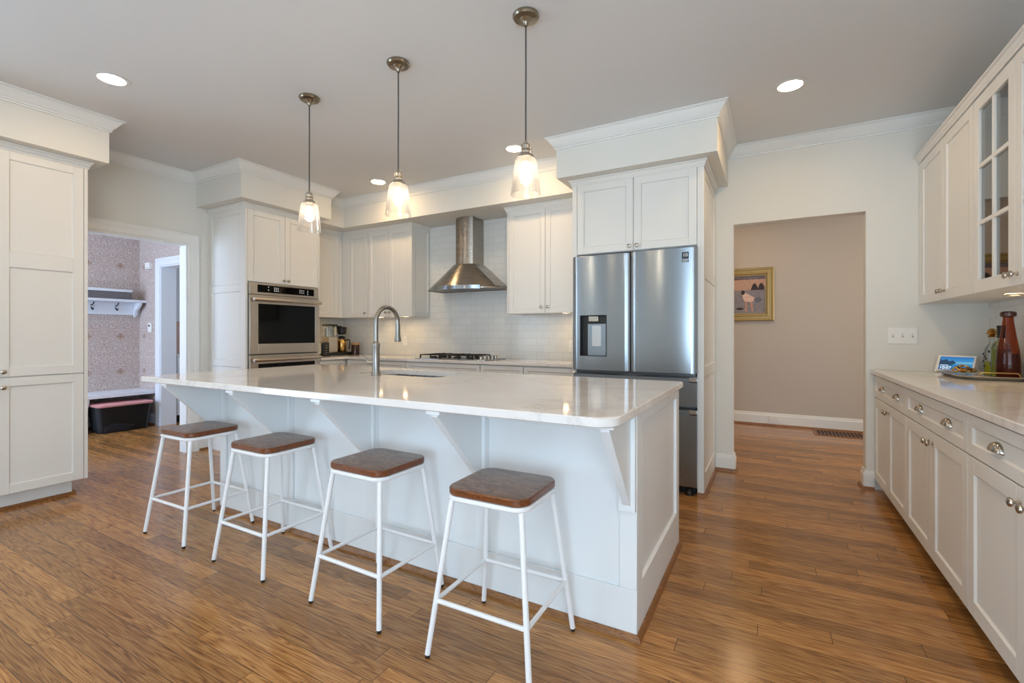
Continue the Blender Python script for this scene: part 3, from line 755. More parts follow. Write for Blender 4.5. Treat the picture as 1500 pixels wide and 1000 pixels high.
for k, (x, y, rz, lab) in enumerate([(-.90, 1.552, 1, 'white-legged bar stool with wooden seat nearest the rounded corner of the island'), (-1.567, 1.568, -1, 'white-legged bar stool with wooden seat, second from the rounded island corner'),
                                     (-2.335, 1.574, 0, 'white-legged bar stool with wooden seat, third from the rounded island corner'), (-3.055, 1.574, 1, 'white-legged bar stool with wooden seat at the island end by the doorway')]):
    o = stool if k == 0 else copy_tree(stool)
    o.location = (x, y, 0); o.rotation_euler = (0, 0, R(rz)); o['label'] = lab

# ================================================================== APPLIANCES
# refrigerator
ff = 3.600
t = thing('refrigerator', 'stainless french-door refrigerator with water dispenser and two freezer drawers', 'refrigerator', (-.95, 4.0, 0))
MB().box(-1.408, -.486, 3.672, 4.40, .045, 1.80).build('body', M['steeldark'], t, .004)
MB().box(-1.40, -.49, 3.69, 4.35, .0, .0445).build('base_grille', M['black'], t)
def curved_door(x0, x1, z0, z1, bulge=.012, cut=None):
    m = MB(); n = 22; back = 3.657
    xs_ = [x0 + (x1 - x0) * i / n for i in range(n + 1)]
    def fy_(x):
        u = (x - x0) / (x1 - x0) * 2 - 1; e = max(0, abs(u) - .93) / .07
        return ff + bulge * u * u + .010 * e * e
    if cut: xs_ = sorted(set([x for x in xs_ if not any(abs(x - c) < .008 for c in cut[:2])] + list(cut[:2])))
    zl = [z0, z0 + .004, z1 - .004, z1] if not cut else [z0, z0 + .004, cut[2], cut[3], z1 - .004, z1]
    V = []; F_ = []
    for j, z in enumerate(zl):
        for x in xs_: V.append((x, fy_(x) + (.004 if j in (0, len(zl) - 1) else 0), z))
    N = len(xs_)
    for j in range(len(zl) - 1):
        for i in range(N - 1):
            if cut and zl[j] == cut[2] and cut[0] - 1e-6 <= xs_[i] and xs_[i + 1] <= cut[1] + 1e-6: continue
            F_.append((j * N + i, j * N + i + 1, (j + 1) * N + i + 1, (j + 1) * N + i))
    o_ = len(V)
    for z in (z0, z1):
        for x in xs_: V.append((x, back, z))
    top = (len(zl) - 1) * N
    for i in range(N - 1):
        F_.append((i, i + 1, o_ + i + 1, o_ + i)); F_.append((top + i, top + i + 1, o_ + N + i + 1, o_ + N + i)); F_.append((o_ + i, o_ + i + 1, o_ + N + i + 1, o_ + N + i))
    F_.append(tuple([j * N for j in range(len(zl))] + [o_ + N, o_])); F_.append(tuple([j * N + N - 1 for j in range(len(zl))] + [o_ + 2 * N - 1, o_ + N - 1]))
    m.add(V, F_)
    return m
CUT = (-1.367, -1.141, 1.006, 1.336)
d = curved_door(-1.433, -.963, .892, 1.818, cut=CUT).build('door', M['steel'], t)
m = MB(); a, b, c, e = CUT; yf = ff + .009
# recess: five inner faces as a thin liner
m.box(a, a + .004, yf, 3.655, c, e); m.box(b - .004, b, yf, 3.655, c, e); m.box(a, b, yf, 3.655, c, c + .006); m.box(a, b, yf, 3.655, e - .004, e); m.box(a, b, 3.647, 3.656, c, e)
dd = m.build('dispenser', M['black'], d)
MB().box(a + .062, b - .014, 3.622, 3.646, c + .006, e - .07).build('dispenser_panel', pm('dispenser_grey', (150, 160, 168), .3, .6), dd)
MB().box(a + .10, b - .052, 3.615, 3.6215, c + .08, e - .085).build('dispenser_lever', pm('dispenser_lever_silver', (205, 205, 205), .25, .8), dd)
MB().box(a + .07, b - .07, 3.606, 3.646, e - .055, e - .005).build('dispenser_spout', M['nickel'], dd, .006)
d = curved_door(-.953, -.470, .892, 1.822).build('door', M['steel'], t)
m = MB(); n_ = frame((0, 3.6089, 0), *MY)
# energy label: dark square with a white ring and bar, and a caption strip
yl = 3.6035
MB().box(-.575, -.527, yl, yl + .004, 1.735, 1.785).build('badge', pm('label_navy', (34, 48, 58), .4), d)
MB().box(-.575, -.527, yl, yl + .004, 1.710, 1.730).build('badge_strip', pm('label_strip_navy', (52, 66, 76), .4), d)
def text(body, size, loc, rot, mat, parent, name='lettering', align='CENTER', ext=.0004):
    c = bpy.data.curves.new(name, 'FONT'); c.body = body; c.size = size; c.extrude = ext; c.align_x = align; c.align_y = 'CENTER'
    c.materials.append(mat); o = bpy.data.objects.new(name, c); COL.objects.link(o)
    o.rotation_euler = rot
    me = bpy.data.meshes.new_from_object(o.evaluated_get(bpy.context.evaluated_depsgraph_get()))
    COL.objects.unlink(o); bpy.data.objects.remove(o)
    o = bpy.data.objects.new(name, me); COL.objects.link(o); o.rotation_euler = rot
    if parent is not None: o.parent = parent; o.location = Vector(loc) - Vector(parent['_o'])
    else: o.location = loc
    return o
WHT = pm('printed_white', (244, 244, 244), .5)
text('10', .036, (-.551, yl - .0004, 1.762), (pi / 2, 0, 0), WHT, d)
m = MB()
for z in (1.715, 1.7245): m.box(-.571, -.531, yl - .0006, yl, z - .0015, z + .0015)
m.build('badge_lines', WHT, d)
for k in range(4): MB().box(-.4855, -.4775, 3.6575, 3.6715, 1.30 + .12 * k, 1.36 + .12 * k).build('hinge_clip', M['nickel'], t)
for z0, z1 in ((.652, .872), (.068, .636)):
    m = MB(); x0, x1 = -1.433, -.470
    poly = [(3.657, z0), (ff + .006, z0), (ff, z0 + .005), (ff, z1 - .042), (ff + .03, z1 - .036), (ff + .03, z1 - .014), (ff + .012, z1 - .004), (ff + .016, z1), (3.657, z1)]
    n = len(poly); v = [(x0, q, z) for q, z in poly] + [(x1, q, z) for q, z in poly]
    m.add(v, [tuple(range(n)), tuple(range(n, 2 * n))[::-1]] + [(i, (i + 1) % n, n + (i + 1) % n, n + i) for i in range(n)])
    dr = m.build('freezer_drawer', M['steel'], t)
    MB().box(x1 - .055, x1 - .002, ff - .001, ff + .03, z1 - .036, z1 - .006).build('handle_end', M['nickel'], dr, .002)
for x in (-1.34, -.53): MB().lathe([(.03, 0), (.03, .015), (.02, .03), (.02, .0445)], (x, 3.65, 0), 16).build('foot', M['black'], t)

# double wall oven
t = thing('wall_oven', 'stainless double wall oven with black glass doors in the white tower', 'oven', (-4.7, 3.13, .24))
y0, y1 = 2.728, 3.522; xf = -4.436
MB().box(XL + .05, ox - .001, 2.748, 3.512, .24, 1.694).build('body', M['steeldark'], t)
MB().box(ox + .0003, xf + .002, y0, y1, 1.575, 1.693).build('control_panel', M['ovensteel'], t, .003)
cp = MB().box(xf + .0022, xf + .0042, y0 + .085, y1 - .06, 1.598, 1.672).build('control_glass', M['blackglass'], t)
m = MB(frame((xf + .0043, 0, 0), *PX)); yl0 = y0 + .085; W_ = y1 - .06 - yl0
for k in range(3):
    for j in range(3): m.box(yl0 + W_ * (.27 + .03 * k), yl0 + W_ * (.285 + .03 * k), 0, .0004, 1.617 + .016 * j, 1.622 + .016 * j)
for k in range(4):
    for j in range(3): m.box(yl0 + W_ * (.72 + .025 * k), yl0 + W_ * (.732 + .025 * k), 0, .0004, 1.620 + .015 * j, 1.6235 + .015 * j)
for j in range(2): m.box(yl0 + W_ * .17, yl0 + W_ * .182, 0, .0004, 1.622 + .03 * j, 1.628 + .03 * j)
for j in range(3): m.box(yl0 + W_ * .87, yl0 + W_ * .885, 0, .0004, 1.612 + .018 * j, 1.617 + .018 * j)
m.build('key_marks', emis('panel_marks', (220, 224, 226), .9), cp)
for z0, z1 in ((.985, 1.568), (.40, .972)):
    T = frame((ox + .0004, 0, 0), *PX); m = MB(T); th = .03; a, b = y0 + .085, y1 - .055; c, e = z0 + .10, z1 - .085
    m.box(y0, a, 0, th, z0, z1); m.box(b, y1, 0, th, z0, z1); m.box(a, b, 0, th, z0, c); m.box(a, b, 0, th, e, z1)
    d = m.build('oven_door', M['ovensteel'], t, .002)
    MB(T).box(a + .0005, b - .0005, .008, th - .003, c + .0005, e - .0005).build('window', M['blackglass'], d)
    hx = ox + th + .045
    hb = MB().tube([(hx, y0 + .012, z1 - .045), (hx, y1 - .012, z1 - .045)], .016, 16).build('handle', M['ovensteel'], d)
    for q in (y0 + .05, y1 - .05): MB().tube([(ox + th + .0003, q, z1 - .045), (hx, q, z1 - .045)], .009, 10).build('handle_post', M['ovensteel'], hb)
MB().box(ox + .0003, xf, y0, y1, .24, .39).build('lower_trim', M['ovensteel'], t, .002)

# range hood
hcx = -2.945
t = thing('range_hood', 'stainless chimney range hood with flared canopy above the cooktop', 'hood', (hcx, 4.3, 1.66))
def hood_ring(wb, yb, yside, yfront, z, n=14):
    pts = [(hcx + wb, yb, z), (hcx - wb, yb, z), (hcx - wb, yside, z)]
    for i in range(1, n):
        u = -1 + 2 * i / n; pts.append((hcx + wb * u, yside + (yfront - yside) * (1 - abs(u) ** 2.2), z))
    pts.append((hcx + wb, yside, z)); return pts
yb = YB - .0095
MB().loft([hood_ring(.455, yb, 4.16, 3.955, 1.663), hood_ring(.455, yb, 4.16, 3.955, 1.672), hood_ring(.135, yb, 4.215, 4.17, 1.945)], caps=False).build('canopy', M['hood'], t)
MB().loft([hood_ring(.450, yb - .004, 4.165, 3.965, 1.672), hood_ring(.44, yb - .01, 4.175, 3.98, 1.690)], caps=True).build('underside', pm('hood_filter', (120, 112, 100), .35, .9), t)
m = MB(); pts = hood_ring(.456, yb, 4.16, 3.952, 0)[3:-1]; pts = pts[1:-1]
rg = [[(x, y - .001, 1.652), (x, y - .009, 1.652), (x, y - .009, 1.690), (x, y - .001, 1.690)] for x, y, _ in pts]
m.loft(rg); m.build('front_lip', M['steel'], t)
m = MB(); w_ = .112; ring0 = []
for z in (1.9452, 2.460):
    r = [(hcx + w_, yb, z), (hcx - w_, yb, z), (hcx - w_, 4.225, z)]
    for i in range(1, 8): r.append((hcx + w_ * (-1 + 2 * i / 8), 4.225 - .035 * (1 - (-1 + 2 * i / 8) ** 2), z))
    r.append((hcx + w_, 4.225, z)); ring0.append(r)
m.loft(ring0).build('chimney', M['hood'], t)
m = MB()
for k in range(4): m.lathe([(.007, 0), (.007, .004), (.001, .005)], (0, 0, 0), 10)
# cooktop
cx0, cx1, cy0, cy1, cz = -3.40, -2.49, 3.935, 4.36, .9142
t = thing('gas_cooktop', 'stainless gas cooktop with black cast iron grates on the rear worktop', 'cooktop', (hcx, 4.15, cz))
MB().prism(rrect(cx0, cx1, cy0, cy1, (.015,) * 4), cz, cz + .008).build('tray', M['steel'], t, .002)
for gx0, gx1 in ((cx0 + .03, cx0 + .30), (cx0 + .305, cx0 + .545), (cx0 + .55, cx0 + .73)):
    m = MB(); z0, z1 = cz + .0385, cz + .048; yy0, yy1 = cy0 + .05, cy1 - .03; b = .006
    for x in (gx0, gx1 - .012): m.box(x, x + .012, yy0, yy1, z0, z1)
    for y in (yy0, (yy0 + yy1) / 2, yy1 - .012): m.box(gx0 + .012, gx1 - .012, y, y + .012, z0, z1)
    for x in (gx0 + (gx1 - gx0) / 3, gx0 + (gx1 - gx0) * 2 / 3): m.box(x, x + .01, yy0 + .012, yy1 - .012, z0 + .002, z1 + .004)
    for x in (gx0, gx1 - .014):
        for y in (yy0, (yy0 + yy1) / 2, yy1 - .014): m.box(x, x + .014, y, y + .014, cz + .0082, z0)
    m.build('grate', M['iron'], t, .002)
for bx, by_ in ((cx0 + .165, cy0 + .13), (cx0 + .165, cy1 - .12), (cx0 + .425, cy0 + .21), (cx0 + .64, cy0 + .13), (cx0 + .64, cy1 - .12)):
    MB().lathe([(.045, 0), (.042, .008), (.034, .010), (.034, .016), (.030, .02), (.001, .021)], (bx, by_, cz + .0082), 20).build('burner', M['iron'], t)
for k in range(5):
    MB().lathe([(.021, 0), (.021, .006), (.018, .008), (.0175, .03), (.014, .033), (.001, .033)], (cx1 - .085, cy0 + .055 + .072 * k, cz + .0082), 18).build('control_knob', M['nickel'], t)

# ================================================================== LIGHTS OF THE ROOM
t = thing('pendant_light', 'x', 'pendant lamp', (0, 0, H), 'glass pendants above the island')
MB().lathe([(.066, -.0005), (.067, -.009), (.062, -.015), (.060, -.018), (.032, -.022), (.028, -.027), (.018, -.034), (.013, -.044), (.010, -.054), (.005, -.056), (.001, -.056)], (0, 0, H), 32).build('canopy', M['canopy'], t)
c_ = t.children[0]
for sx_ in (-.046, .046): MB().lathe([(.006, -.0235), (.005, -.0195)], (sx_, .006, H), 10).build('screw', M['canopy'], c_)
zb = 1.884          # rim of the shade
MB().tube([(0, 0, H - .054), (.0006, 0, 2.5), (-.0006, 0, 2.3), (0, 0, zb + .262)], .0042, 8).build('cord', M['cordm'], t)
MB().lathe([(.004, .272), (.010, .268), (.011, .258), (.022, .252), (.026, .246), (.026, .226), (.023, .222), (.026, .218), (.026, .206), (.040, .196), (.043, .188), (.041, .184), (.02, .182), (.001, .182)], (0, 0, zb), 28).build('socket', M['nickel'], t)
MB().lathe([(.030, .1835), (.050, .180), (.056, .172), (.076, .004), (.077, 0), (.075, 0), (.0735, .004), (.054, .170), (.048, .177), (.030, .180)], (0, 0, zb), 36, False).build('glass_shade', M['glass'], t)
MB().lathe([(.015, .181), (.016, .165), (.014, .163), (.001, .163)], (0, 0, zb), 16).build('bulb_base', M['nickel'], t)
MB().lathe([(.001, .162), (.012, .161), (.016, .15), (.024, .128), (.029, .105), (.026, .082), (.016, .068), (.001, .064)], (0, 0, zb), 20).build('bulb', M['bulb'], t)
pend = t
for k, (x, y, lab) in enumerate([(-1.078, 2.085, 'clear glass pendant lamp hanging nearest the refrigerator, above the rounded island corner'), (-1.925, 2.085, 'clear glass pendant lamp hanging in the middle of the three, above the faucet'), (-2.735, 2.10, 'clear glass pendant lamp hanging nearest the oven tower, over the island end')]):
    o = pend if k == 0 else copy_tree(pend)
    o.location = (x, y, H + (0, -.012, -.025)[k] * 0); o['label'] = lab
t = thing('recessed_light', 'x', 'downlight', (0, 0, H), 'recessed ceiling lights in the kitchen')
MB().lathe([(.070, -.003), (.072, -.001), (.096, -.001), (.097, -.003), (.092, -.004), (.074, -.005), (.070, -.004)], (0, 0, H), 36, False).build('trim_ring', M['ceil'], t)
MB().lathe([(.0695, -.0025), (.064, -.004), (.001, -.0045)], (0, 0, H), 28).build('lens', M['can'], t)
can = t
cans = [(-3.62, 1.345, 'glowing recessed ceiling light by the pantry soffit'), (.106, 3.50, 'glowing recessed ceiling light in front of the hall opening'), (-3.62, 3.62, 'glowing recessed ceiling light left of the middle pendant, near the range wall'), (-1.94, 3.54, 'glowing recessed ceiling light behind the pendant nearest the refrigerator'),
        (.15, 1.75, 'added recessed ceiling light brightening the aisle between the island and the bar cabinets'), (-1.9, .1, 'recessed ceiling light behind the camera over the open floor'), (.1, .1, 'recessed ceiling light behind the camera beside the bar cabinets'), (-3.62, -.9, 'recessed ceiling light behind the camera near the pantry')]  # aisle light is an unseen extra, added to brighten the aisle
for k, (x, y, lab) in enumerate(cans):
    o = can if k == 0 else copy_tree(can)
    o.location = (x, y, H); o['label'] = lab
def puck(x, y, z, lab, k):
    t = thing('puck_light', lab, 'cabinet light', (x, y, z), 'puck lights under the upper cabinets')
    MB().lathe([(.036, -.0005), (.036, -.007), (.031, -.010), (.030, -.008)], (x, y, z), 24, False).build('housing', M['nickel'], t)
    MB().lathe([(.0305, -.0065), (.001, -.0068)], (x, y, z), 20).build('lens', M['puck'], t)
for k, (x, y, z, lab) in enumerate([(-4.20, 4.24, UB, 'glowing puck light under the upper cabinet left of the faucet neck'), (-3.80, 4.24, UB, 'glowing puck light under the upper cabinet right of the faucet neck'), (-4.92, 3.85, UB, 'puck light under the corner upper cabinet above the coffee maker'), (-1.75, 4.24, UB, 'glowing puck light under the upper cabinet beside the refrigerator'),
                                    (1.14, 3.50, RB, 'glowing puck light under the bar cabinet above the bottles'), (1.14, 2.65, RB, 'puck light under the glazed bar cabinet, outside the frame')]): puck(x, y, z, lab, k)
t = copy_tree(can); t.location = (-.35, 6.0, H); t['label'] = 'recessed ceiling light in the hall near the painting'
t = copy_tree(can); t.location = (1.5, 5.7, H); t['label'] = 'added recessed ceiling light brightening the hall past the opening'  # extra unseen downlight, added to brighten the hall
t = copy_tree(can); t.location = (-1.6, 5.7, H); t['label'] = 'recessed ceiling light in the hall behind the refrigerator wall'
t = copy_tree(can); t.location = (-6.3, 1.6, H); t['label'] = 'recessed ceiling light in the wallpapered mudroom'

# ================================================================== SMALL FITTINGS
def plate_y(x0, x1, z0, z1, y, label, kind, n):
    t = thing('light_switch' if kind == 'switch' else 'wall_outlet', label, 'switch' if kind == 'switch' else 'outlet', ((x0 + x1) / 2, y, (z0 + z1) / 2))
    MB().box(x0, x1, y - .006, y - .0003, z0, z1).build('cover_plate', M['plate'], t, .002)
    for k in range(n):
        c = x0 + (x1 - x0) * (k + .5) / n; zc = (z0 + z1) / 2
        if kind == 'switch':
            MB().box(c - .005, c + .005, y - .008, y - .0062, zc - .012, zc + .012).build('toggle_slot', pm('slot_grey', (170, 166, 158), .5), t)
            MB().box(c - .004, c + .004, y - .019, y - .0082, zc - .001, zc + .009).build('toggle', M['plate'], t)
        else:
            m = MB()
            for q in (-.02, .02): m.lathe([(.0145, 0), (.001, .001)], (0, 0, 0), 14) if False else m.box(c - .014, c + .014, y - .0085, y - .0062, zc + q - .013, zc + q + .013)
            s_ = m.build('socket', M['plate'], t, .003)
            m = MB()
            for q in (-.02, .02):
                for e in (-.006, .006): m.box(c + e - .0012, c + e + .0012, y - .009, y - .0086, zc + q - .002, zc + q + .006)
            m.build('slots', M['black'], s_)
plate_y(.768, .940, 1.112, 1.232, YB, 'white triple light switch on the wall beside the hall opening', 'switch', 3)
plate_y(-4.02, -3.95, 1.04, 1.155, YB - .0085, 'white outlet on the tile behind the faucet', 'outlet', 1)
plate_y(-1.80, -1.73, 1.00, 1.115, YB - .0085, 'white outlet on the tile beside the refrigerator', 'outlet', 1)
t = thing('wall_outlet', 'white outlet set sideways in the hall baseboard below the painting', 'outlet', (.038, HY - .02, .085))
MB().box(-.025, .10, HY - .026, HY - .0203, .045, .125).build('cover_plate', M['plate'], t, .002)
for q in (.015, .06):
    s_ = MB().box(q, q + .026, HY - .0285, HY - .0262, .07, .10).build('socket', M['plate'], t, .002)
    MB().box(q + .006, q + .014, HY - .029, HY - .0286, .078, .082).build('slots', M['black'], s_)
# floor register in the hall
t = thing('floor_vent', 'brown slatted floor register by the hall wall', 'vent', (.70, 6.70, 0))
m = MB(); a, b, c, e = .44, .96, 6.50, 6.86
m.box(a, b, c, c + .03, .0005, .006); m.box(a, b, e - .03, e, .0005, .006); m.box(a, a + .03, c + .03, e - .03, .0005, .006); m.box(b - .03, b, c + .03, e - .03, .0005, .006)
m.build('vent_frame', M['shoe'], t, .001)
MB().box(a + .03, b - .03, c + .03, e - .03, .0004, .0012).build('shadow_box', M['dark'], t)
m = MB(); n = 13
for k in range(n): x = a + .04 + (b - a - .08) * k / (n - 1); m.box(x - .006, x + .006, c + .03, e - .03, .0014, .005)
for y in (c + .13, c + .23): m.box(a + .03, b - .03, y - .005, y + .005, .0014, .0052)
m.build('slats', wood('vent_wood', (70, 34, 20), (104, 56, 32), (120, 70, 44)), t)
# framed painting in the hall: a plain beach scene
t = thing('framed_painting', 'gold-framed painting of figures on a beach on the hall wall', 'painting', (-.29, HY, 1.70))
a, b, c, e = -.62, .032, 1.352, 2.044; Yw = HY - .0005
m = MB(); w_ = .108
def frame_ring(o_, y): return [(a + o_, y, c + o_), (b - o_, y, c + o_), (b - o_, y, e - o_), (a + o_, y, e - o_)]
fr_ = [(0, Yw), (0, Yw - .03), (.010, Yw - .038), (.022, Yw - .036), (.030, Yw - .028), (.058, Yw - .026), (.066, Yw - .034), (.078, Yw - .034), (.088, Yw - .020), (.100, Yw - .018), (.100, Yw - .010)]
m.loft([frame_ring(o_, y) for o_, y in fr_], caps=False); m.build('frame', M['gold'], t)
a2, b2, c2, e2 = a + .098, b - .098, c + .098, e - .098
def paint_mat(name, c0, c1, sc=(3, 3, 14)):
    s = NT(name); nz = s.noise(s.mapping(s.coord(), sc), 6, 4, .7, .6)
    s.set(s.b.inputs['Base Color'], s.ramp(nz, [(.3, lin(c0)), (.7, lin(c1))])); s.b.inputs['Roughness'].default_value = .5
    return s.m
Yc = Yw - .010
cv = MB().box(a2, b2, Yc, Yw - .001, c2, c2 + (e2 - c2) * .62).build('canvas', paint_mat('painted_water', (112, 112, 124), (158, 148, 148)), t)
W2, H2 = b2 - a2, e2 - c2
MB().box(a2, b2, Yc, Yw - .001, c2 + H2 * .62, e2 - H2 * .1).build('painted_shore', paint_mat('painted_sand', (176, 140, 122), (206, 168, 146)), cv)
MB().box(a2, b2, Yc, Yw - .001, e2 - H2 * .1, e2).build('painted_sky', paint_mat('painted_dusk', (52, 40, 40), (140, 126, 136)), cv)
def daub(pts, mat, name, k=0):
    MB(frame((a2, Yc - .0004 - .0006 * k, c2), *MY)).add([(x * W2, 0, z * H2) for x, z in pts] + [(x * W2, .0006, z * H2) for x, z in pts],
        [tuple(range(len(pts)))] + [(i, (i + 1) % len(pts), len(pts) + (i + 1) % len(pts), len(pts) + i) for i in range(len(pts))]).build(name, mat, cv, smooth=False)
def blob(cx_, cz_, rx_, rz_, n=12, ph=0): return [(cx_ + rx_ * cos(2 * pi * i / n + ph) * (1 + .12 * sin(3 * i)), cz_ + rz_ * sin(2 * pi * i / n + ph) * (1 + .1 * cos(2 * i))) for i in range(n)]
pw = paint_mat('painted_dress', (214, 176, 158), (238, 212, 196)); pb = paint_mat('painted_dark', (30, 20, 24), (64, 44, 46)); pk = paint_mat('painted_skin', (190, 130, 104), (214, 164, 140)); pd = paint_mat('painted_ripple', (92, 92, 106), (122, 118, 126))
daub(blob(.80, .36, .10, .07), pd, 'painted_ripples'); daub(blob(.34, .13, .1, .03), pb, 'painted_shade')
daub([(.40, .52), (.50, .55), (.72, .42), (.70, .33), (.60, .30), (.46, .33), (.42, .42)], pw, 'painted_dress')
daub(blob(.42, .56, .05, .06), pb, 'painted_hair', 1)
daub([(.48, .05), (.52, .05), (.53, .31), (.48, .31)], pk, 'painted_leg', 1); daub([(.65, .05), (.69, .05), (.66, .31), (.61, .31)], pk, 'painted_leg', 1)
for dx in (0, .17):
    daub([(.62 + dx, .62), (.80 + dx, .62), (.80 + dx, .70), (.74 + dx, .80), (.68 + dx, .78)], pb, 'painted_sitter'); daub(blob(.715 + dx, .83, .028, .035), pk, 'painted_face', 1)

# ================================================================== THINGS ON THE WORKTOPS
# coffee corner on the range worktop
cz = .9143
t = thing('coffee_maker', 'silver drip coffee maker with clear water tank in the corner by the oven', 'coffee maker', (-4.83, 4.08, cz))
ux0, uy0 = -4.86, 4.05
MB().prism(rrect(ux0 - .09, ux0 + .10, uy0 - .09, uy0 + .27, (.02,) * 4), cz, cz + .035).build('base', M['black'], t, .003)
MB().box(ux0 - .075, ux0 + .055, uy0 - .08, uy0 + .055, cz + .0352, cz + .235).build('tower', M['nickel'], t, .006)
m = MB(); m.loft([[(x, y, z) for x, y in rrect(ux0 - .07, ux0 + .05, uy0 - .075, uy0 + .05, (.02,) * 4)] for z in (cz + .2353, cz + .37)], caps=False); m.build('water_tank', M['pane'], t)
MB().prism(rrect(ux0 - .08, ux0 + .06, uy0 - .085, uy0 + .06, (.02,) * 4), cz + .3703, cz + .388).build('tank_lid', M['black'], t, .003)
MB().tube([(ux0 - .01, uy0 + .04, cz + .362), (ux0 - .01, uy0 + .17, cz + .362)], .01, 8).build('outlet_arm', M['black'], t)
MB().lathe([(.035, .26), (.055, .275), (.06, .34), (.062, .352), (.02, .36), (.001, .36)], (ux0 - .005, uy0 + .17, cz), 20).build('brew_basket', M['black'], t)
t = thing('coffee_carafe', 'gold-toned thermal coffee carafe with black lid standing on the coffee maker', 'carafe', (ux0 - .005, uy0 + .17, cz + .0355))
MB().lathe([(.055, 0), (.058, .005), (.058, .14), (.045, .165), (.001, .166)], (ux0 - .005, uy0 + .17, cz + .0355), 24).build('body', M['brass'], t)
MB().lathe([(.046, .1665), (.048, .185), (.030, .205), (.001, .206)], (ux0 - .005, uy0 + .17, cz + .0355), 20).build('lid', M['black'], t)
MB().tube([(ux0 + .045, uy0 + .19, cz + .19), (ux0 + .10, uy0 + .205, cz + .19), (ux0 + .105, uy0 + .205, cz + .13), (ux0 + .095, uy0 + .20, cz + .07)], .009, 8).build('handle', M['black'], t)
t = thing('toaster', 'steel toaster with black end panel on the worktop against the oven tower', 'toaster', (-4.86, 3.86, cz))
MB().box(-4.97, -4.77, 3.75, 3.935, cz + .012, cz + .165).build('body', M['nickel'], t, .02, seg=4)
ep = MB().box(-4.7695, -4.752, 3.84, 3.935, cz + .008, cz + .165).build('end_panel', M['black'], t, .004)
for k in range(4): MB().lathe([(.006, 0), (.001, .003)], (0, 0, 0), 8).v and MB().box(-4.7518, -4.7495, 3.88, 3.895, cz + .035 + .03 * k, cz + .043 + .03 * k).build('button', M['nickel'], ep)
for x in (-4.95, -4.79):
    for y in (3.78, 3.90): MB().lathe([(.01, 0), (.01, .0125)], (x, y, cz), 10).build('foot', M['black'], t)
t = thing('storage_jar', 'dark glass jar with pale wooden lid beside the coffee maker', 'jar', (-4.70, 4.33, cz))
MB().lathe([(.048, 0), (.052, .006), (.052, .115), (.046, .128), (.001, .128)], (-4.715, 4.31, cz), 24).build('body', pm('coffee_bean_glass', (58, 34, 24), .12), t)
MB().lathe([(.05, .1285), (.053, .132), (.053, .15), (.049, .154), (.001, .154)], (-4.715, 4.31, cz), 24).build('lid', wood('jar_lid_wood', (150, 108, 66), (178, 134, 88), (196, 156, 110)), t)

# bar: display, tray, bottles
bz = .9143
t = thing('smart_display', 'white smart display showing a seaside photo and the time on the bar worktop', 'smart display', (1.097, 4.302, bz))
rot = Matrix.Translation((1.097, 4.302, bz)) @ Matrix.Rotation(R(-34), 4, 'Z')
# local: x across, y away from viewer, z up; the face leans back
wd, ht, lean = .104, .122, .062
def dp(u, v): return (u, lean * v / ht, v)
m = MB(rot); y_ = lambda z: lean * z / ht
poly = [(0, .004), (lean, ht), (lean + .014, ht - .002), (.085, .02), (.08, .002), (.01, 0)]
n = len(poly); v = [(-wd, a, b) for a, b in poly] + [(wd, a, b) for a, b in poly]
m.add(v, [tuple(range(n)), tuple(range(n, 2 * n))[::-1]] + [(i, (i + 1) % n, n + (i + 1) % n, n + i) for i in range(n)])
m.build('housing', M['plate'], t, .003)
s = NT('screen_picture'); zc = s.n('SeparateXYZ'); s.set(zc.inputs[0], s.coord())
g = s.math('DIVIDE', zc.outputs[2], .13)
sk = s.ramp(g, [(.12, lin((10, 74, 150))), (.45, lin((44, 158, 222))), (.56, lin((150, 214, 240))), (.6, lin((70, 170, 236))), (.95, lin((20, 104, 196)))])
s.b.inputs['Base Color'].default_value = (0, 0, 0, 1); s.set(s.b.inputs['Emission Color'], sk); s.b.inputs['Emission Strength'].default_value = .75; s.b.inputs['Roughness'].default_value = .1
nx, nz_ = -cos(math.atan2(lean, ht)), sin(math.atan2(lean, ht))
def onface(pts, off): return [(u, y_(v) - off * .936, v + off * .35) for u, v in pts]
def sheet(pts, off, th=.0006):
    mm = MB(rot); n = len(pts); mm.add(onface(pts, off) + onface(pts, off - th), [tuple(range(n)), tuple(range(n, 2 * n))[::-1]] + [(i, (i + 1) % n, n + (i + 1) % n, n + i) for i in range(n)]); return mm
scr = sheet([(-wd + .018, .022), (wd - .012, .022), (wd - .012, ht - .012), (-wd + .018, ht - .012)], .0018).build('screen', s.m, t)
sheet([(-wd + .018, .05), (-.02, .052), (.005, .07), (-.015, .086), (-.035, .079), (-.05, .093), (-.075, .084), (-wd + .018, .10)], .0026).build('picture_rocks', emis('screen_rock', (18, 58, 92), .6), scr)
sheet([(-wd + .026, .0505), (-wd + .07, .0505), (-wd + .07, .0535), (-wd + .026, .0535)], .003).build('picture_caption', emis('screen_white', (240, 246, 250), .9), scr)
tx = text('10:07', .029, (0, 0, 0), (0, 0, 0), bpy.data.materials['screen_white'], None, 'clock_digits', 'LEFT')
fm = rot @ Matrix.Translation(Vector((-wd + .024, y_(.034) - .003, .034 + .001))) @ Matrix.Rotation(pi / 2 - math.atan2(lean, ht), 4, 'X')
tx.parent = scr; tx.matrix_local = Matrix.Translation(-Vector(scr['_o'])) @ fm
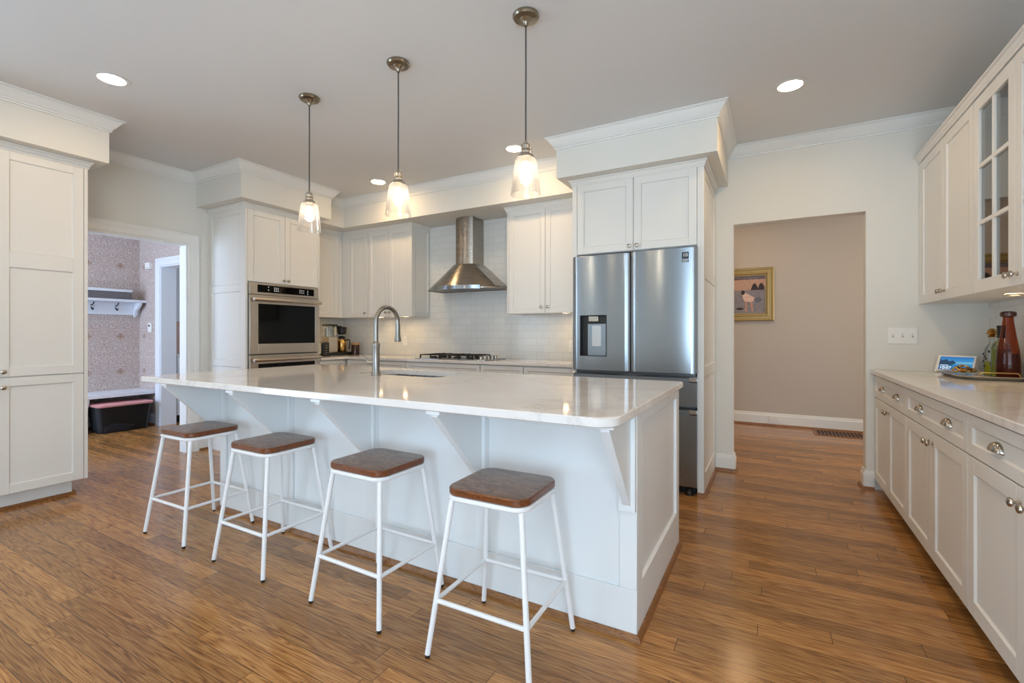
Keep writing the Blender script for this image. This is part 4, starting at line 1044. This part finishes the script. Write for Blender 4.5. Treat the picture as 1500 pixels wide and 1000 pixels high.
# tray
t = thing('serving_tray', 'silver octagonal serving tray with gold handle under the bottles', 'tray', (1.14, 3.98, bz))
def octo(x0, x1, y0, y1, c): return [(x0 + c, y0), (x1 - c, y0), (x1, y0 + c), (x1, y1 - c), (x1 - c, y1), (x0 + c, y1), (x0, y1 - c), (x0, y0 + c)]
TX0, TX1, TY0, TY1 = .975, 1.3195, 3.70, 4.245
rg = [[(x, y, z) for x, y in octo(TX0 + o_, TX1 - o_, TY0 + o_, TY1 - o_, .07)] for o_, z in ((.035, bz), (.0, bz + .022), (.002, bz + .024), (.036, bz + .005))]
MB().loft(rg).build('tray_plate', pm('tray_silver', (188, 180, 166), .25, .45), t, .001)
MB().tube([(1.06, 3.715, bz + .022), (1.065, 3.712, bz + .040), (1.075, 3.71, bz + .047), (1.22, 3.71, bz + .047), (1.23, 3.712, bz + .040), (1.235, 3.715, bz + .022)], .0035, 8).build('handle', M['brass'], t)
tz = bz + .0058
t = thing('decorative_knot', 'gold metal chain knot lying on the tray in front of the smart display', 'ornament', (1.09, 4.09, tz))
for k in range(5):
    a = k * 1.25; c = Vector((1.095 + .03 * cos(a * 2), 4.098 + .03 * sin(a * 3), tz + .031 + .003 * (k % 3)))
    ax = Matrix.Rotation(R(60 + 25 * (k % 2)), 3, 'X') @ Matrix.Rotation(a, 3, 'Y'); ax = Matrix.Rotation(a, 3, 'Z') @ Matrix.Rotation(R(25 + 20 * (k % 3)), 3, 'X')
    pts = [tuple(c + ax @ Vector((.032 * cos(2 * pi * i / 20), .024 * sin(2 * pi * i / 20), 0))) for i in range(21)]
    MB().tube(pts + [pts[1]], .0055, 8, False).build('link', M['brass'], t)
def bottle(name, label, x, y, prof, mat, cap_, cap_mat, liquid=None, lid='stopper'):
    t = thing(name, label, 'bottle', (x, y, tz))
    MB().lathe(prof, (x, y, tz), 28).build('body', mat, t)
    if liquid: MB().lathe(liquid[0], (x, y, tz), 24).build('liquid', liquid[1], t)
    for k, cp_ in enumerate(cap_): MB().lathe(cp_, (x, y, tz), 18).build(lid if k == 0 else 'collar', cap_mat[k], t)
    return t
amb_glass = thin_glass('amber_glass', (226, 142, 62), .86, refl=.6)
b3 = bottle('amber_bottle', 'tall brown tapered glass bottle with flared lip at the edge of the photo', 1.229, 3.855, [(.050, 0), (.053, .006), (.053, .10), (.048, .17), (.034, .26), (.024, .34), (.022, .365), (.031, .37), (.034, .38), (.034, .392), (.028, .398), (.016, .398), (.001, .39)], amb_glass,
            [[(.0225, .3652), (.0352, .372), (.0352, .392), (.02, .400), (.001, .401)]], [pm('dark_lip', (70, 34, 20), .3)], ([(.046, .004), (.048, .01), (.047, .15), (.001, .152)], pm('dark_amber_contents', (92, 44, 14), .2)), lid='lip')
yl_ = pm('yellow_liquid', (170, 166, 40), .15); gl = pm('pale_green_liquid', (150, 158, 84), .15)
b1 = bottle('decanter_bottle', 'clear decorated bottle with ornate gold stopper and yellow liquid', 1.232, 4.095, [(.038, 0), (.04, .004), (.04, .14), (.034, .175), (.016, .205), (.014, .235), (.018, .238), (.018, .244), (.012, .244), (.001, .243)], M['clear'],
            [[(.018, .2445), (.024, .250), (.012, .256), (.026, .264), (.029, .272), (.02, .280), (.024, .288), (.014, .298), (.001, .302)]], [M['brass']], ([(.034, .004), (.036, .008), (.036, .09), (.001, .091)], yl_))
m = MB()
for k in range(22):
    a = k * 2.4; z = .03 + .006 * k; r = .0405
    m.box(*[q for c_ in ((1.232 + r * cos(a)), (4.095 + r * sin(a))) for q in (c_ - .003, c_ + .003)], tz + z, tz + z + .012)
m.build('raised_dots', M['iron'], b1)
b2 = bottle('spirit_bottle', 'green-tinted bottle with black neck wrap between the decanter and the amber bottle', 1.236, 3.975, [(.043, 0), (.045, .004), (.045, .18), (.038, .205), (.018, .225), (.016, .30), (.001, .30)], thin_glass('green_bottle_glass', (238, 244, 220), .95, refl=.6),
            [[(.018, .2405), (.0195, .242), (.0195, .302), (.0205, .304), (.0205, .316), (.019, .318), (.001, .318)]], [M['black']], ([(.041, .004), (.042, .008), (.042, .17), (.001, .172)], gl), lid='neck_wrap')
MB(Matrix.Translation((1.236, 3.975, tz)) @ Matrix.Rotation(R(15), 4, 'Z')).box(-.02, .02, -.0475, -.0455, .03, .14).build('label_panel', pm('paper_label', (226, 222, 206), .6), b2)
# white charging cable behind the tray
pts = [(1.175, 4.405, bz + .004), (1.19, 4.40, bz + .03), (1.215, 4.39, bz + .058), (1.25, 4.38, bz + .062), (1.275, 4.375, bz + .04), (1.272, 4.38, bz + .012), (1.24, 4.39, bz + .004), (1.19, 4.41, bz + .004), (1.14, 4.415, bz + .004)]
tag(MB().tube(pts, .0028, 8).build('charging_cable', M['cable'], loc=(1.2, 4.4, bz)), 'white cable looping behind the tray between the smart display and the bottles', 'cable')

# ================================================================== MUDROOM
t = thing('entry_bench', 'white built-in bench under the hook shelf in the wallpapered mudroom', 'bench', (-7.22, 1.8, 0))
MB().box(MXL + .001, -7.0, .5, MY1 - .001, .41, .455).build('seat', M['bluetrim'], t, .003)
for y in (2.36, 1.4, .52):
    m = MB(frame((0, y, 0), (1, 0, 0), (0, 1, 0)))
    poly = [(MXL + .025, 0), (-7.06, 0), (-7.075, .10), (-7.075, .2), (-7.05, .3), (-7.02, .36), (-7.01, .4095), (MXL + .025, .4095)]
    n = len(poly); v = [(a, 0, b) for a, b in poly] + [(a, .035, b) for a, b in poly]
    m.add(v, [tuple(range(n)), tuple(range(n, 2 * n))[::-1]] + [(i, (i + 1) % n, n + (i + 1) % n, n + i) for i in range(n)])
    m.build('leg', M['bluetrim'], t, .002)
t = thing('wall_shelf', 'white wall shelf with coat hooks above the mudroom bench', 'shelf', (MXL + .1, 1.8, 1.6))
MB().box(MXL + .001, -7.23, .6, MY1 - .001, 1.592, 1.625).build('board', M['bluetrim'], t, .003)
MB().box(MXL + .001, MXL + .025, .6, MY1 - .001, 1.43, 1.5915).build('back_rail', M['bluetrim'], t, .002)
for y in (2.99, 1.8, .62):
    m = MB(frame((0, y, 0), (1, 0, 0), (0, 1, 0)))
    poly = [(MXL + .026, 1.5915), (-7.25, 1.5915), (-7.25, 1.57), (-7.30, 1.52), (-7.37, 1.49), (-7.40, 1.43), (MXL + .026, 1.40)]
    n = len(poly); v = [(a, 0, b) for a, b in poly] + [(a, .03, b) for a, b in poly]
    m.add(v, [tuple(range(n)), tuple(range(n, 2 * n))[::-1]] + [(i, (i + 1) % n, n + (i + 1) % n, n + i) for i in range(n)])
    m.build('bracket', M['bluetrim'], t, .002)
for y in (2.80, 2.55, 2.3, 2.05):
    MB().tube([(MXL + .026, y, 1.545), (MXL + .06, y, 1.545), (MXL + .095, y, 1.565), (MXL + .105, y, 1.578)], [.008, .006, .006, .008], 8).build('hook', M['iron'], t)
    h_ = MB().tube([(MXL + .027, y, 1.52), (MXL + .05, y, 1.49), (MXL + .075, y, 1.485), (MXL + .085, y, 1.505)], [.008, .006, .006, .007], 8).build('hook', M['iron'], t)
t = thing('storage_basket', 'grey woven basket with white liner on the mudroom shelf', 'basket', (-7.33, 2.6, 1.626))
s = NT('grey_wicker'); wv = s.n('TexWave', wave_type='BANDS', bands_direction='Y'); s.set(wv.inputs[0], s.coord()); wv.inputs['Scale'].default_value = 24
wv2 = s.n('TexWave', wave_type='BANDS', bands_direction='Z'); s.set(wv2.inputs[0], s.coord()); wv2.inputs['Scale'].default_value = 30
g = s.math('MULTIPLY', wv.outputs['Fac'], wv2.outputs['Fac']); s.set(s.b.inputs['Base Color'], s.mix(g, lin((92, 88, 90)), lin((150, 146, 146)))); s.bump(g, .6, .006); s.b.inputs['Roughness'].default_value = .8
MB().box(MXL + .02, -7.24, 2.22, 2.90, 1.6255, 1.715).build('body', s.m, t, .008)
MB().box(MXL + .012, -7.232, 2.212, 2.908, 1.7155, 1.752).build('liner', M['bluetrim'], t, .008)
# plastic bin with pink lid and shoes in it
t = thing('storage_bin', 'clear grey plastic bin with pink lid holding shoes under the bench', 'bin', (-7.02, 2.66, 0))
def bin_ring(o_, z): return [(x, y, z) for x, y in rrect(-7.20 + o_, -6.85 - o_, 2.425 + o_, 2.965 - o_, (.04,) * 4, 5)]
MB().loft([bin_ring(.03, .0015), bin_ring(.0, .315), bin_ring(.004, .315), bin_ring(.034, .006)], caps=False).build('tub', thin_glass('bin_plastic', (190, 200, 208), .75, .2, haze=.12), t)
MB().loft([bin_ring(.034, .001), bin_ring(.034, .005)]).build('tub_floor', thin_glass('bin_floor_plastic', (150, 160, 170), .6, .2), t)
MB().loft([bin_ring(-.012, .316), bin_ring(-.016, .335), bin_ring(-.004, .345)]).build('lid', pm('pink_lid', (214, 150, 150), .4), t)
def shoe_ob(x, y, z, rz, mat, lab):
    T = Matrix.Translation((x, y, z)) @ Matrix.Rotation(R(rz), 4, 'Z'); m = MB(T); rg = []
    for u, w_, h_ in ((0, .02, .045), (.02, .032, .065), (.07, .034, .07), (.12, .036, .055), (.17, .04, .042), (.22, .036, .034), (.25, .018, .024)):
        rg.append([(u - .125, w_ * cos(2 * pi * i / 12), max(0, h_ / 2 + h_ / 2 * sin(2 * pi * i / 12))) for i in range(12)])
    m.loft(rg); o = m.build('shoe', mat, loc=(x, y, z)); return tag(o, lab, 'shoe')
shoe_ob(-6.94, 2.63, .0065, 90, pm('blush_shoe', (186, 150, 150), .6), 'dusty pink shoe lying in the plastic bin under the bench')
shoe_ob(-7.03, 2.62, .0065, 92, pm('navy_shoe', (48, 54, 70), .6), 'dark navy shoe lying in the plastic bin under the bench')
shoe_ob(-7.12, 2.75, .0065, 90, pm('pale_shoe', (200, 200, 204), .6), 'pale grey shoe lying in the plastic bin under the bench')
# wall controls
t = thing('thermostat', 'white thermostat on the wallpaper beside the far door casing', 'thermostat', (-7.13, MY1, 1.26))
MB().box(-7.17, -7.09, MY1 - .025, MY1 - .0003, 1.205, 1.325).build('housing', M['plate'], t, .004)
MB().box(-7.15, -7.11, MY1 - .0265, MY1 - .0252, 1.275, 1.305).build('display', pm('lcd_grey', (60, 66, 64), .3), t)
t = thing('door_chime', 'white door chime box high on the wallpaper near the far doorway', 'chime', (-7.13, MY1, 2.07))
MB().box(-7.20, -7.085, MY1 - .045, MY1 - .0003, 2.03, 2.115).build('housing', M['plate'], t, .004)
MB().box(-7.19, -7.095, MY1 - .047, MY1 - .0452, 2.04, 2.05).build('grille', pm('chime_grille', (200, 200, 198), .5), t)
# cabinet glimpsed in the room past the mudroom
t = thing('side_room_cabinet', 'grey-white base cabinet glimpsed through the far doorway', 'cabinet', (-7.15, 4.2, 0))
MB().box(MXL + .001, -6.91, 3.26, 5.2, .1, .884).build('body', M['bluetrim'], t)
MB().box(MXL + .001, -6.98, 3.26, 5.2, 0, .0995).build('toe_kick', M['dark'], t)
T = frame((-6.9095, 0, 0), *PX)
for k in range(4):
    a = 3.265 + k * .482
    put_door(t, T, a, a + .477, .70, .875, name='drawer', st=.04, mat=M['bluetrim']); put_door(t, T, a, a + .477, .105, .692, (a + .03, .65), mat=M['bluetrim'])
MB().box(MXL + .001, -6.88, 3.255, 5.2, .8845, .9145).build('top', M['quartz'], t)

for o in bpy.data.objects:
    if '_o' in o: del o['_o']
